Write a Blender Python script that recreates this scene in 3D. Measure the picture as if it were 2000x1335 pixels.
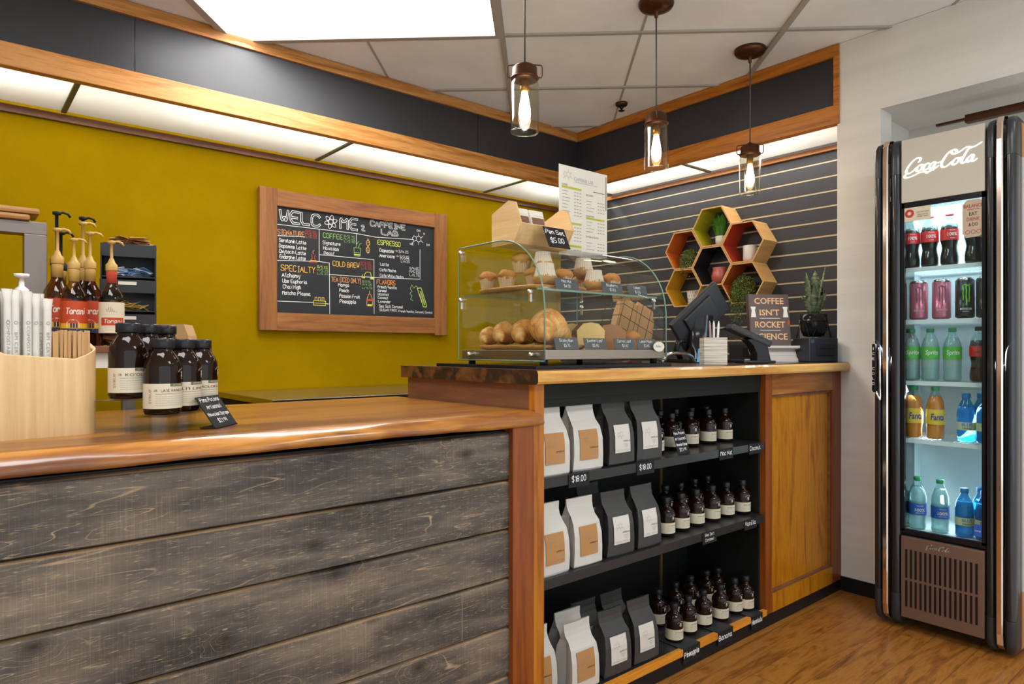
import bpy, bmesh, math, random
from mathutils import Matrix, Vector, Euler
random.seed(7)
PI = math.pi
sc = bpy.context.scene
for o in list(bpy.data.objects): bpy.data.objects.remove(o)
C = sc.collection

# ------------------------------------------------------------------ camera
cam_d = bpy.data.cameras.new('camera'); cam = bpy.data.objects.new('camera', cam_d); C.objects.link(cam)
cam.location = (0, 0, 1.13)
cam.rotation_euler = (PI/2, 0, math.radians(49.968-90))
cam_d.sensor_width = 36; cam_d.lens = 36*1313.6/2000; cam_d.shift_y = 15.4/2000
cam_d.clip_start = 0.05
sc.camera = cam
# ------------------------------------------------------------------ look
sc.view_settings.view_transform = 'Standard'; sc.view_settings.look = 'None'
sc.view_settings.gamma = 1; sc.view_settings.use_curve_mapping = False
sc.view_settings.exposure = 0.2
w = bpy.data.worlds.new('world'); sc.world = w; w.use_nodes = True
bg = w.node_tree.nodes['Background']; bg.inputs[0].default_value = (.88, .95, 1, 1); bg.inputs[1].default_value = 1.6

GR = math.radians(49.968-90-3.0)          # rotation of the ceiling grid
def light_area(name, loc, rot, sx, sy, e, col=(1, .96, .9), spread=PI):
    l = bpy.data.lights.new(name, 'AREA'); l.shape = 'RECTANGLE'; l.size = sx; l.size_y = sy; l.energy = e; l.color = col
    l.spread = spread
    o = bpy.data.objects.new(name, l); C.objects.link(o); o.location = loc; o.rotation_euler = rot; return o

# ------------------------------------------------------------------ materials
MATS = {}
def nodes(m): return m.node_tree.nodes, m.node_tree.links
def mat(name, col, rough=.5, metal=0., spec=.5, emit=None, es=0., trans=0., ior=1.45, coat=0., alpha=1.):
    if name in MATS: return MATS[name]
    m = bpy.data.materials.new(name); m.use_nodes = True
    b = m.node_tree.nodes['Principled BSDF']
    b.inputs['Base Color'].default_value = (*col, 1); b.inputs['Roughness'].default_value = rough
    b.inputs['Metallic'].default_value = metal; b.inputs['Specular IOR Level'].default_value = spec
    b.inputs['Transmission Weight'].default_value = trans; b.inputs['IOR'].default_value = ior
    b.inputs['Coat Weight'].default_value = coat; b.inputs['Alpha'].default_value = alpha
    if emit: b.inputs['Emission Color'].default_value = (*emit, 1); b.inputs['Emission Strength'].default_value = es
    MATS[name] = m; return m
def N(m, t, **k):
    n = m.node_tree.nodes.new(t)
    for a, v in k.items(): setattr(n, a, v)
    return n
def L(m, a, b): m.node_tree.links.new(a, b)
def coords(m, scale=(1, 1, 1), rot=(0, 0, 0), loc=(0, 0, 0), kind='Object'):
    t = N(m, 'ShaderNodeTexCoord'); mp = N(m, 'ShaderNodeMapping')
    mp.inputs['Scale'].default_value = scale; mp.inputs['Rotation'].default_value = rot; mp.inputs['Location'].default_value = loc
    L(m, t.outputs[kind], mp.inputs[0]); return mp.outputs[0]
def noise(m, vec, scale, detail=4, rough=.55, dist=0.):
    n = N(m, 'ShaderNodeTexNoise'); n.inputs['Scale'].default_value = scale; n.inputs['Detail'].default_value = detail
    n.inputs['Roughness'].default_value = rough; n.inputs['Distortion'].default_value = dist
    L(m, vec, n.inputs['Vector']); return n.outputs['Fac']
def ramp(m, fac, stops, interp='LINEAR'):
    r = N(m, 'ShaderNodeValToRGB'); r.color_ramp.interpolation = interp
    e = r.color_ramp.elements
    while len(e) > 1: e.remove(e[-1])
    e[0].position = stops[0][0]; c = stops[0][1]; e[0].color = (*c, 1) if len(c) == 3 else c
    for p, c in stops[1:]:
        x = e.new(p); x.color = (*c, 1) if len(c) == 3 else c
    L(m, fac, r.inputs[0]); return r.outputs[0]
def mth(m, op, a, b=None, c=None, clamp=False):
    n = N(m, 'ShaderNodeMath', operation=op); n.use_clamp = clamp
    for i, v in enumerate((a, b, c)):
        if v is None: continue
        if isinstance(v, (int, float)): n.inputs[i].default_value = v
        else: L(m, v, n.inputs[i])
    return n.outputs[0]
def mix(m, fac, a, b, mode='MIX'):
    n = N(m, 'ShaderNodeMix', data_type='RGBA', blend_type=mode)
    ins = [i for i in n.inputs if i.type == 'RGBA']
    fi = n.inputs[0]
    if isinstance(fac, (int, float)): fi.default_value = fac
    else: L(m, fac, fi)
    for i, v in zip(ins, (a, b)):
        if isinstance(v, tuple): i.default_value = (*v, 1)
        else: L(m, v, i)
    return [o for o in n.outputs if o.type == 'RGBA'][0]
def bump(m, h, strength=.3, dist=.002):
    b = N(m, 'ShaderNodeBump'); b.inputs['Strength'].default_value = strength; b.inputs['Distance'].default_value = dist
    L(m, h, b.inputs['Height']); L(m, b.outputs[0], m.node_tree.nodes['Principled BSDF'].inputs['Normal'])
def base(m, c): L(m, c, m.node_tree.nodes['Principled BSDF'].inputs['Base Color'])
def rgh(m, c): L(m, c, m.node_tree.nodes['Principled BSDF'].inputs['Roughness'])

def wood(name, stops, axis='X', fine=1., rough=.35, big=1.6, stretch=14., bmp=.12, coat=0.):
    """grain runs along axis"""
    m = mat(name, (.5, .3, .1), rough, coat=coat)
    s = [stretch]*3; s['XYZ'.index(axis)] = 1.
    v = coords(m, tuple(s))
    n1 = noise(m, v, big, 3, .55, 1.2)
    n2 = noise(m, v, 9*fine, 5, .65, .3)
    n3 = noise(m, v, 46*fine, 3, .6)
    a = mth(m, 'MULTIPLY', n1, .62); b = mth(m, 'MULTIPLY', n2, .28); c = mth(m, 'MULTIPLY', n3, .10)
    f = mth(m, 'ADD', mth(m, 'ADD', a, b), c)
    base(m, ramp(m, f, stops)); bump(m, mth(m, 'ADD', n2, n3), bmp, .0008)
    return m
def s3(h):  # '#rrggbb' srgb -> linear
    r = [int(h[i:i+2], 16)/255 for i in (1, 3, 5)]
    return tuple(x/12.92 if x <= .04045 else ((x+.055)/1.055)**2.4 for x in r)

W_rail = wood('stained_wood_rail', [(.32, s3('#8a5420')), (.45, s3('#b27434')), (.55, s3('#c88f50')), (.68, s3('#a66a2e'))], 'X', rough=.38)
W_railY = wood('stained_wood_rail_side', [(.32, s3('#7a3f08')), (.45, s3('#b06a18')), (.55, s3('#c87c1f')), (.68, s3('#9c5510'))], 'Y', rough=.38)
W_trim = wood('dark_wood_trim', [(.3, s3('#4a2810')), (.6, s3('#7d4c28'))], 'X')
W_trimY = wood('wood_trim_side', [(.3, s3('#7a4715')), (.6, s3('#ad7030'))], 'Y')
W_post = wood('koa_post', [(.3, s3('#58270c')), (.45, s3('#7c3c12')), (.6, s3('#8f4c19')), (.7, s3('#66300d'))], 'Z', rough=.35)
W_stile = wood('koa_stile', [(.3, s3('#7c400c')), (.45, s3('#a65f14')), (.62, s3('#bf7a22'))], 'Z', rough=.35)
W_panel = wood('koa_panel', [(.32, s3('#6d3508')), (.42, s3('#9c5a0c')), (.52, s3('#bd7c12')), (.62, s3('#995210')), (.72, s3('#73380e'))], 'Z', rough=.32, big=1.1, stretch=9.)
W_frame = wood('koa_frame_rail', [(.3, s3('#5e3018')), (.5, s3('#8f5624')), (.65, s3('#a9713a'))], 'X', rough=.35)
W_step = wood('end_panel_wood', [(.3, s3('#5d3a24')), (.6, s3('#81553a'))], 'Y', rough=.5)
W_bamboo = wood('bamboo', [(.3, s3('#c09a66')), (.5, s3('#d2ae7c')), (.7, s3('#dcbc8c'))], 'Z', rough=.4, stretch=25.)
W_birch = wood('birch_ply', [(.3, s3('#c39a62')), (.6, s3('#dcb983'))], 'Y', rough=.5)
W_pine = wood('stained_pine_frame', [(.3, s3('#5e3416')), (.5, s3('#8a5628')), (.66, s3('#9c6630'))], 'X', rough=.6)
W_pineZ = wood('stained_pine_frame_upright', [(.3, s3('#5e3416')), (.5, s3('#8a5628')), (.66, s3('#9c6630'))], 'Z', rough=.6)
W_nose = wood('shelf_nosing_wood', [(.3, s3('#b06414')), (.6, s3('#e0942c'))], 'X', rough=.35)
W_tray = wood('walnut_board', [(.3, s3('#7a4c22')), (.5, s3('#b07c42')), (.7, s3('#8a5a2c'))], 'X', rough=.4)

def slab_material(name, stops, seed=0.):
    m = mat(name, (.4, .2, .08), .28, coat=.25)
    v = coords(m, (1, 7, 7), loc=(seed, seed*.7, 0))
    n1 = noise(m, v, 1.1, 3, .55, 1.6)
    n2 = noise(m, v, 7, 5, .6, .6)
    v2 = coords(m, (2, 40, 40), loc=(seed, 0, 0)); n3 = noise(m, v2, 12, 3, .6)
    f = mth(m, 'ADD', mth(m, 'ADD', mth(m, 'MULTIPLY', n1, .7), mth(m, 'MULTIPLY', n2, .22)), mth(m, 'MULTIPLY', n3, .08))
    base(m, ramp(m, f, stops)); bump(m, n2, .1, .001); return m
W_slab = slab_material('koa_live_edge', [(.30, s3('#3a1f0c')), (.38, s3('#6b3c12')), (.46, s3('#865118')), (.55, s3('#9c661c')), (.64, s3('#824c16')), (.72, s3('#502b0e'))], 1.)
W_edge = slab_material('koa_bark_edge', [(.30, s3('#4a2c18')), (.40, s3('#74452a')), (.48, s3('#955c26')), (.56, s3('#b87c34')), (.66, s3('#74482f'))], 4.)
W_bar = slab_material('bar_slab_wood', [(.28, s3('#8f5a20')), (.42, s3('#c48a3e')), (.55, s3('#dcab5e')), (.68, s3('#c8904a'))], 9.)
W_barend = slab_material('bar_slab_end_grain', [(.3, s3('#15100d')), (.48, s3('#33231a')), (.6, s3('#6d4424'))], 2.)
W_bartop = slab_material('bar_slab_top', [(.3, s3('#2c1c12')), (.5, s3('#4d321e')), (.7, s3('#7a5028'))], 3.)

# charcoal shiplap
def plank_material():
    m = mat('charcoal_stained_pine', (.1, .09, .08), .55)
    t = N(m, 'ShaderNodeTexCoord'); sp = N(m, 'ShaderNodeSeparateXYZ'); L(m, t.outputs['Object'], sp.inputs[0])
    idx = mth(m, 'FLOOR', mth(m, 'DIVIDE', mth(m, 'SUBTRACT', sp.outputs[2], .905), .135))
    off = mth(m, 'MULTIPLY', idx, 3.713)
    cb = N(m, 'ShaderNodeCombineXYZ'); L(m, mth(m, 'ADD', sp.outputs[0], off), cb.inputs[0]); L(m, off, cb.inputs[1]); L(m, sp.outputs[2], cb.inputs[2])
    P = cb.outputs[0]
    def mp(scale):
        n = N(m, 'ShaderNodeMapping'); n.inputs['Scale'].default_value = scale; L(m, P, n.inputs[0]); return n.outputs[0]
    # ring field with knots
    v = mp((.9, 1, 11)); fld = noise(m, v, 1.0, 2, .5, .4)
    vo = N(m, 'ShaderNodeTexVoronoi', voronoi_dimensions='2D'); vo.inputs['Scale'].default_value = 1.0
    c2 = N(m, 'ShaderNodeCombineXYZ'); L(m, mth(m, 'MULTIPLY', mth(m, 'ADD', sp.outputs[0], off), 3.1), c2.inputs[0]); L(m, mth(m, 'MULTIPLY', sp.outputs[2], 5.5), c2.inputs[1]); L(m, c2.outputs[0], vo.inputs['Vector'])
    kn = mth(m, 'SUBTRACT', 1.0, mth(m, 'MULTIPLY', vo.outputs['Distance'], 3.4), clamp=True)
    kn2 = mth(m, 'POWER', kn, 2.2)
    f = mth(m, 'ADD', mth(m, 'MULTIPLY', fld, 16), mth(m, 'MULTIPLY', kn2, 6))
    fr = mth(m, 'ABSOLUTE', mth(m, 'SUBTRACT', mth(m, 'FRACT', f), .5))
    line = mth(m, 'SUBTRACT', 1, mth(m, 'MULTIPLY', fr, 26), clamp=True)      # thin contour lines
    br = noise(m, mp((5, 5, 5)), 1.3, 3)
    line = mth(m, 'MULTIPLY', line, mth(m, 'MULTIPLY', mth(m, 'SUBTRACT', br, .47), 6, clamp=True))
    sc_ = noise(m, mp((34, 1, 420)), 1.0, 3, .7)                              # short horizontal dashes
    dash = mth(m, 'MULTIPLY', mth(m, 'SUBTRACT', sc_, .585), 9, clamp=True)
    saw = noise(m, mp((420, 1, 9)), 1.0, 2, .6)
    sawm = mth(m, 'MULTIPLY', mth(m, 'SUBTRACT', saw, .5), 3.2, clamp=True)
    patch = mth(m, 'MULTIPLY', mth(m, 'SUBTRACT', noise(m, mp((3.5, 1, 9)), 1.0, 3, .6), .5), 5, clamp=True)
    basec = ramp(m, noise(m, mp((3, 1, 22)), 1., 4, .6), [(.3, s3('#302b28')), (.5, s3('#504842')), (.68, s3('#6f6357'))])
    c = mix(m, mth(m, 'MULTIPLY', patch, .45), basec, s3('#94806a'))
    c = mix(m, mth(m, 'MULTIPLY', sawm, mth(m, 'ADD', mth(m, 'MULTIPLY', patch, .35), .14)), c, s3('#b0997c'))
    c = mix(m, mth(m, 'MULTIPLY', dash, .6), c, s3('#c4ab86'))
    c = mix(m, mth(m, 'MULTIPLY', line, .6), c, s3('#d0b086'))
    c = mix(m, mth(m, 'MULTIPLY', mth(m, 'SUBTRACT', kn, .62, clamp=True), 2.6, clamp=True), c, s3('#241a13'))
    # broken pale band near top of each plank
    zz = mth(m, 'FRACT', mth(m, 'DIVIDE', mth(m, 'SUBTRACT', sp.outputs[2], .905), .135))
    e = mth(m, 'MULTIPLY', mth(m, 'SUBTRACT', zz, .935), 40, clamp=True)
    e = mth(m, 'MULTIPLY', e, mth(m, 'MULTIPLY', mth(m, 'SUBTRACT', noise(m, mp((2.5, 1, 60)), 1., 3), .38), 5, clamp=True))
    c = mix(m, mth(m, 'MULTIPLY', e, .75), c, s3('#d8ae7c'))
    base(m, c); bump(m, mth(m, 'ADD', mth(m, 'MULTIPLY', dash, .4), mth(m, 'ADD', sawm, mth(m, 'MULTIPLY', line, .5))), .25, .0008)
    return m
M_plank = plank_material()

def paint(name, col, rough=.6, var=.06, bs=.08, scale=(1, 1, 1), nscale=180, spec=.5):
    m = mat(name, col, rough, spec=spec)
    v = coords(m, scale); n = noise(m, v, 3, 4)
    c2 = tuple(x*(1-var) for x in col); c3 = tuple(min(1, x*(1+var)) for x in col)
    base(m, ramp(m, n, [(.35, c2), (.65, c3)])); bump(m, noise(m, v, nscale, 2), bs, .001); return m
M_yellow = paint('mustard_wall_paint', (.262, .158, .0001), .8, spec=.03)
M_white = paint('textured_white_wall', s3('#e2dfd8'), .7, .04, .5, (1, .25, 5), 60)
M_tile = paint('ceiling_tile', s3('#eceef0'), .85, .05, .1)
M_tbar = mat('ceiling_grid_metal', s3('#a8a29a'), .5)
M_slat = paint('dark_slatwall', s3('#2b2c2f'), .55, .15, .1, (1, 1, 1))
M_groove = mat('slat_groove_insert', s3('#bfae8e'), .4)
M_black = mat('black_paint', (.010, .010, .011), .45, spec=.25)
M_blackboard = paint('black_fascia_board', s3('#2e2e31'), .42, .1, .1)
M_blackm = mat('matte_black', (.014, .014, .016), .6, spec=.25)
M_blackg = mat('gloss_black', (.010, .010, .012), .16, spec=.3)
M_shelf = paint('black_shelf', (.02, .0195, .02), .32, .1, .05)
M_bay = paint('black_bay_interior', (.010, .011, .010), .5, spec=.2)
M_chalk = mat('chalk_white', (.78, .78, .76), .9)
M_board = paint('chalkboard_black', s3('#212226'), .7, .2, .05)
M_green = mat('chalk_green', s3('#7fae5a'), .9); M_lime = mat('chalk_yellow_green', s3('#c3cf52'), .9)
M_orange = mat('chalk_orange', s3('#d9822f'), .9); M_red = mat('chalk_red', s3('#b8472e'), .9)
M_chrome = mat('chrome', (.8, .8, .8), .12, 1.)
M_bronze = mat('aged_bronze', s3('#5a3a26'), .38, .8)
M_steel = mat('brushed_steel', (.40, .345, .30), .34, 1.)
M_steeld = mat('dark_brushed_steel', (.3, .29, .28), .35, 1.)
M_ink = mat('black_ink', (.015, .015, .015), .7); M_grey_ink = mat('grey_ink', (.3, .3, .3), .8)
M_paper = mat('white_paper', s3('#dcd6ca'), .7); M_cream = mat('cream_label', s3('#d3c7ae'), .65)
M_kraft = paint('kraft_paper', s3('#b07f4c'), .7, .12)
M_olive = mat('olive_band', s3('#6b6a4b'), .7)
M_brass = mat('brass_strip', s3('#9a7d44'), .4, .7)
def glassy(name, tint, rough=0.02, ior=1.45, edge=.0):
    """thin clear sheet: mostly see-through with fresnel reflection"""
    m = bpy.data.materials.new(name); m.use_nodes = True; nt = m.node_tree; nt.nodes.clear()
    o = nt.nodes.new('ShaderNodeOutputMaterial'); mx = nt.nodes.new('ShaderNodeMixShader')
    tr = nt.nodes.new('ShaderNodeBsdfTransparent'); tr.inputs[0].default_value = (*tint, 1)
    gl = nt.nodes.new('ShaderNodeBsdfGlossy'); gl.inputs['Roughness'].default_value = rough
    fr = nt.nodes.new('ShaderNodeFresnel'); fr.inputs[0].default_value = ior
    ge = nt.nodes.new('ShaderNodeNewGeometry'); mr = nt.nodes.new('ShaderNodeMapRange')     # same reflectance from either side of the sheet
    mr.inputs['To Min'].default_value = ior; mr.inputs['To Max'].default_value = 1/ior
    nt.links.new(ge.outputs['Backfacing'], mr.inputs['Value']); nt.links.new(mr.outputs[0], fr.inputs[0])
    nt.links.new(fr.outputs[0], mx.inputs[0]); nt.links.new(tr.outputs[0], mx.inputs[1]); nt.links.new(gl.outputs[0], mx.inputs[2])
    nt.links.new(mx.outputs[0], o.inputs[0]); return m
G_clear = glassy('clear_glass', (.97, .99, .975))
G_case = glassy('display_case_glass', (.95, .975, .96))
G_door = glassy('cooler_door_glass', (.90, .97, .98))
G_acr = glassy('clear_acrylic', (.93, .94, .94), ior=1.3)
G_jar = glassy('pendant_jar_glass', (.93, .92, .86), .03, 1.5)
G_blue = glassy('blue_plastic', (.25, .62, .86), .05, 1.4)
G_pet = glassy('clear_plastic', (.80, .90, .88), .05, 1.4)
M_gedge = mat('green_glass_edge', s3('#7fa595'), .15, trans=.3)
def amber():
    m = mat('amber_glass', (.012, .0045, .002), .04, spec=.35); return m
M_amber = amber()
M_cap = mat('black_plastic_cap', (.014, .014, .016), .3, spec=.35)

# ------------------------------------------------------------------ mesh builder
class MB:
    def __init__(s): s.v = []; s.f = []; s.m = []; s.s = []; s.M = Matrix()
    def add(s, vs, fs, mi=0, sm=False):
        o = len(s.v); s.v += [tuple(s.M @ Vector(p)) for p in vs]
        for f in fs: s.f.append([o+i for i in f]); s.m.append(mi); s.s.append(sm)
        return s
    def box(s, x0, x1, y0, y1, z0, z1, mi=0, b=0):
        if b <= 0:
            vs = [(x, y, z) for x in (x0, x1) for y in (y0, y1) for z in (z0, z1)]
            return s.add(vs, [(0, 1, 3, 2), (4, 6, 7, 5), (0, 4, 5, 1), (2, 3, 7, 6), (0, 2, 6, 4), (1, 5, 7, 3)], mi)
        bm = bmesh.new(); bmesh.ops.create_cube(bm, size=1)
        for q in bm.verts: q.co = Vector(((x0+x1)/2+q.co.x*(x1-x0), (y0+y1)/2+q.co.y*(y1-y0), (z0+z1)/2+q.co.z*(z1-z0)))
        bmesh.ops.bevel(bm, geom=list(bm.edges), offset=b, segments=2, affect='EDGES', profile=.6)
        bm.verts.index_update(); s.add([q.co[:] for q in bm.verts], [[q.index for q in f.verts] for f in bm.faces], mi); bm.free(); return s
    def lathe(s, prof, c=(0, 0, 0), seg=24, mi=0, sm=True, ell=1.):
        vs = []; fs = []
        for r, z in prof:
            for k in range(seg):
                a = 2*PI*k/seg; vs.append((c[0]+r*math.cos(a), c[1]+r*ell*math.sin(a), c[2]+z))
        n = len(prof)
        for i in range(n-1):
            for k in range(seg):
                a, b = i*seg+k, i*seg+(k+1) % seg
                fs.append((a, b, b+seg, a+seg))
        if prof[0][0] > 1e-6: fs.append(tuple(range(seg))[::-1])
        if prof[-1][0] > 1e-6: fs.append(tuple((n-1)*seg+k for k in range(seg)))
        return s.add(vs, fs, mi, sm)
    def lathe_open(s, prof, c=(0, 0, 0), seg=24, mi=0):
        vs = []; fs = []
        for r, z in prof:
            for k in range(seg):
                a = 2*PI*k/seg; vs.append((c[0]+r*math.cos(a), c[1]+r*math.sin(a), c[2]+z))
        for i in range(len(prof)-1):
            for k in range(seg):
                a, b = i*seg+k, i*seg+(k+1) % seg; fs.append((a, b, b+seg, a+seg))
        return s.add(vs, fs, mi, True)
    def tube(s, pts, r, seg=8, mi=0, closed=False, radii=None):
        pts = [Vector(p) for p in pts]; n = len(pts); vs = []; fs = []; up = None
        for i, p in enumerate(pts):
            a = pts[(i-1) % n] if (closed or i > 0) else p; b = pts[(i+1) % n] if (closed or i < n-1) else p
            t = (b-a).normalized()
            if up is None: up = Vector((0, 0, 1)) if abs(t.z) < .9 else Vector((1, 0, 0))
            x = t.cross(up)
            if x.length < 1e-5: x = t.cross(Vector((1, 0, 0)))
            x.normalize(); y = x.cross(t); up = y
            rr = radii[i] if radii else r
            for k in range(seg):
                q = 2*PI*k/seg; vs.append(tuple(p+x*rr*math.cos(q)+y*rr*math.sin(q)))
        for i in range(n if closed else n-1):
            for k in range(seg):
                a = i*seg+k; b = i*seg+(k+1) % seg; c2 = ((i+1) % n)*seg
                fs.append((a, b, c2+(k+1) % seg, c2+k))
        if not closed: fs += [tuple(range(seg))[::-1], tuple((n-1)*seg+k for k in range(seg))]
        return s.add(vs, fs, mi, True)
    def prism(s, poly, d, mi=0, sm=False, mi_side=None):
        """poly in local XY extruded along +Z by d"""
        n = len(poly); vs = [(x, y, 0) for x, y in poly]+[(x, y, d) for x, y in poly]
        s.add(vs, [tuple(range(n))[::-1], tuple(range(n, 2*n))], mi)
        return s.add(vs, [(i, (i+1) % n, n+(i+1) % n, n+i) for i in range(n)], mi if mi_side is None else mi_side, sm)
    def loft(s, secs, mi=0, sm=True, caps=True, closed=True):
        n = len(secs[0]); vs = [p for q in secs for p in q]; fs = []
        for i in range(len(secs)-1):
            for k in range(n if closed else n-1): fs.append((i*n+k, i*n+(k+1) % n, (i+1)*n+(k+1) % n, (i+1)*n+k))
        s.add(vs, fs, mi, sm)
        if caps: s.add(vs, [tuple(range(n))[::-1], tuple(len(vs)-n+k for k in range(n))], mi)
        return s
    def polys(s, data, fn, mi=0):
        vs, fs = data; return s.add([fn(x, y) for x, y in vs], fs, mi)
    def build(s, name, mats, parent=None):
        me = bpy.data.meshes.new(name); me.from_pydata(s.v, [], s.f)
        for m in (mats if isinstance(mats, (list, tuple)) else [mats]): me.materials.append(m)
        me.polygons.foreach_set('material_index', s.m); me.polygons.foreach_set('use_smooth', s.s); me.update()
        bm = bmesh.new(); bm.from_mesh(me); bmesh.ops.recalc_face_normals(bm, faces=bm.faces); bm.to_mesh(me); bm.free()
        o = bpy.data.objects.new(name, me); C.objects.link(o)
        if parent is not None: o.parent = parent
        return o
def frame(o, x, y, z=None):
    """matrix with origin o, local x axis, local y axis"""
    x = Vector(x).normalized(); y = Vector(y).normalized(); z = x.cross(y)
    m = Matrix((x, y, z)).transposed().to_4x4(); m.translation = Vector(o); return m
def T(*a): return Matrix.Translation(a)
def Rz(a): return Matrix.Rotation(a, 4, 'Z')
def Rx(a): return Matrix.Rotation(a, 4, 'X')
def Ry(a): return Matrix.Rotation(a, 4, 'Y')

def tag(o, label, cat, group=None, kind=None):
    o['label'] = label; o['category'] = cat
    if group: o['group'] = group
    if kind: o['kind'] = kind
    return o
def thing(name, label, cat, loc=(0, 0, 0), rz=0, group=None):
    o = bpy.data.objects.new(name, None); o.empty_display_size = .05; C.objects.link(o); o.location = loc; o.rotation_euler = (0, 0, rz)
    return tag(o, label, cat, group)
def struct(name, mb, mats): o = mb.build(name, mats); o['kind'] = 'structure'; return o
def dup(root, loc, rz, label, group=None):
    r = root.copy(); C.objects.link(r); r.location = loc; r.rotation_euler = (root.rotation_euler[0], root.rotation_euler[1], rz); r['label'] = label
    if group: r['group'] = group
    for ch in list(root.children):
        c = ch.copy(); C.objects.link(c); c.parent = r
        for g in list(ch.children): d = g.copy(); C.objects.link(d); d.parent = c
    return r

# ------------------------------------------------------------------ lettering
_tc = {}
def ftext(t, size=1., shear=0., bold=0., align='CENTER'):
    k = (t, shear, bold, align)
    if k not in _tc:
        cu = bpy.data.curves.new('t', 'FONT'); cu.body = t; cu.size = 1; cu.shear = shear; cu.offset = bold; cu.align_x = align; cu.resolution_u = 2
        ob = bpy.data.objects.new('t', cu); C.objects.link(ob); dg = bpy.context.evaluated_depsgraph_get()
        me = bpy.data.meshes.new_from_object(ob.evaluated_get(dg))
        _tc[k] = ([(v.co.x, v.co.y) for v in me.vertices], [list(p.vertices) for p in me.polygons])
        bpy.data.objects.remove(ob); bpy.data.curves.remove(cu); bpy.data.meshes.remove(me)
    vs, fs = _tc[k]
    return [(x*size, y*size) for x, y in vs], fs
def tfit(t, width, height, **k):
    """text scaled to fill width x height, centred on 0,0"""
    vs, fs = ftext(t, **k)
    xs = [v[0] for v in vs]; ys = [v[1] for v in vs]; cx = (min(xs)+max(xs))/2; cy = (min(ys)+max(ys))/2
    sx = width/(max(xs)-min(xs)); sy = height/(max(ys)-min(ys))
    return [((x-cx)*sx, (y-cy)*sy) for x, y in vs], fs
def flat(ox, oy, z=0): return lambda x, y: (ox+x, oy+y, z)
def cyl(R, zc, a0=0., tilt=0.):
    """wraps text round a vertical cylinder, reading from outside, centred on angle a0 (0 = facing -Y)"""
    return lambda x, y: (R*math.sin(x/R+a0), -R*math.cos(x/R+a0), zc+y)
SF = {}
for ln in """A 02 28 42;14 34
B 02 08 28 37 36 25 05;25 35 44 43 32 02
C 47 38 18 07 03 12 32 43
D 02 08 28 46 44 22 02
E 48 08 02 42;05 35
F 48 08 02;05 35
G 47 38 18 07 03 12 32 43 45 25
H 08 02;48 42;05 45
I 18 38;28 22;12 32
J 38 33 22 12 03
K 08 02;48 05 42
L 08 02 42
M 02 08 25 48 42
N 02 08 42 48
O 18 07 03 12 32 43 47 38 18
P 02 08 38 47 46 35 05
Q 18 07 03 12 32 43 47 38 18;34 42
R 02 08 38 47 46 35 05;25 42
S 47 38 18 07 06 15 35 44 43 32 12 03
T 08 48;28 22
U 08 03 12 32 43 48
V 08 22 48
W 08 12 25 32 48
X 08 42;48 02
Y 08 25 48;25 22
Z 08 48 02 42
a 35 26 16 05 03 12 22 33;36 33 42
b 08 02;05 16 26 35 33 22 12 03
c 35 26 16 05 03 12 22 33
d 38 32;35 26 16 05 03 12 22 33
e 04 34 35 26 16 05 03 12 22 33
f 37 28 17 12;06 26
g 35 26 16 05 04 13 23 34;36 31 20 10 01
h 08 02;05 16 26 35 32
i 16 12;18 18.
j 26 21 10;28 28.
k 08 02;36 04 32
l 18 13 22
m 02 06;05 16 25 22;25 36 45 42
n 02 06;05 16 26 35 32
o 16 05 03 12 22 33 35 26 16
p 06 00;05 16 26 35 33 22 12 03
q 35 26 16 05 03 12 22 33;36 30
r 02 06;04 16 26 35
s 35 26 16 05 14 24 33 22 12 03
t 17 13 22 32;06 26
u 06 03 12 22 33;36 32
v 06 12 36
w 06 12 24 32 46
x 06 32;36 02
y 06 13;36 20 10
z 06 36 02 32
0 18 07 03 12 22 33 37 28 18
1 17 28 22
2 07 18 28 37 36 02 42
3 07 18 28 37 36 25 34 33 22 12 03
4 32 38 04 44
5 38 08 05 25 34 33 22 02
6 38 18 05 03 12 22 33 34 25 05
7 08 38 12
8 18 07 06 15 34 33 22 12 03 04 15 35 36 37 28 18
9 33 38 18 07 06 15 35
$ 37 28 18 07 06 15 25 34 33 22 12 03;29 21
/ 02 38
. 12 12.
, 12 01
- 15 35
( 29 17 13 21
) 09 17 13 01
' 28 17
} 18 27 26 35 24 23 12
> 05 45;27 45 23
& 42 17 28 37 04 12 33
:  14 14.;12 12.
""".splitlines():
    ln = ln.replace('.', '')if ln[0] in 'ij:' else ln
    ch, _, rest = ln.partition(' ')
    st = []
    for part in rest.strip().replace('12.', '12').split(';'):
        st.append([(int(p[0]), int(p[1])-2) for p in part.split()])
    SF[ch] = st
def ribbon(mb, pts, wd, fn, mi=0):
    for (x0, y0), (x1, y1) in zip(pts, pts[1:]):
        dx, dy = x1-x0, y1-y0; l = math.hypot(dx, dy)
        if l < 1e-9: dx, dy, l = wd*.5, 0, wd*.5
        ux, uy = dx/l*wd*.35, dy/l*wd*.35; nx, ny = -dy/l*wd/2, dx/l*wd/2
        q = [(x0-ux+nx, y0-uy+ny), (x0-ux-nx, y0-uy-ny), (x1+ux-nx, y1+uy-ny), (x1+ux+nx, y1+uy+ny)]
        mb.add([fn(*p) for p in q], [(0, 1, 2, 3)], mi)
def layered(f):
    """each stroke segment a hair above the last, as chalk lies, so no two faces coincide"""
    c = [0]
    def g(x, y):
        k = (c[0]//4) % 9; c[0] += 1
        return f(x, y, k*.00004)
    return g
def chaikin(p):
    if len(p) < 3: return p
    o = [p[0]]
    for a, b in zip(p, p[1:]):
        o.append((a[0]*.75+b[0]*.25, a[1]*.75+b[1]*.25)); o.append((a[0]*.25+b[0]*.75, a[1]*.25+b[1]*.75))
    o.append(p[-1]); return o
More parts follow.
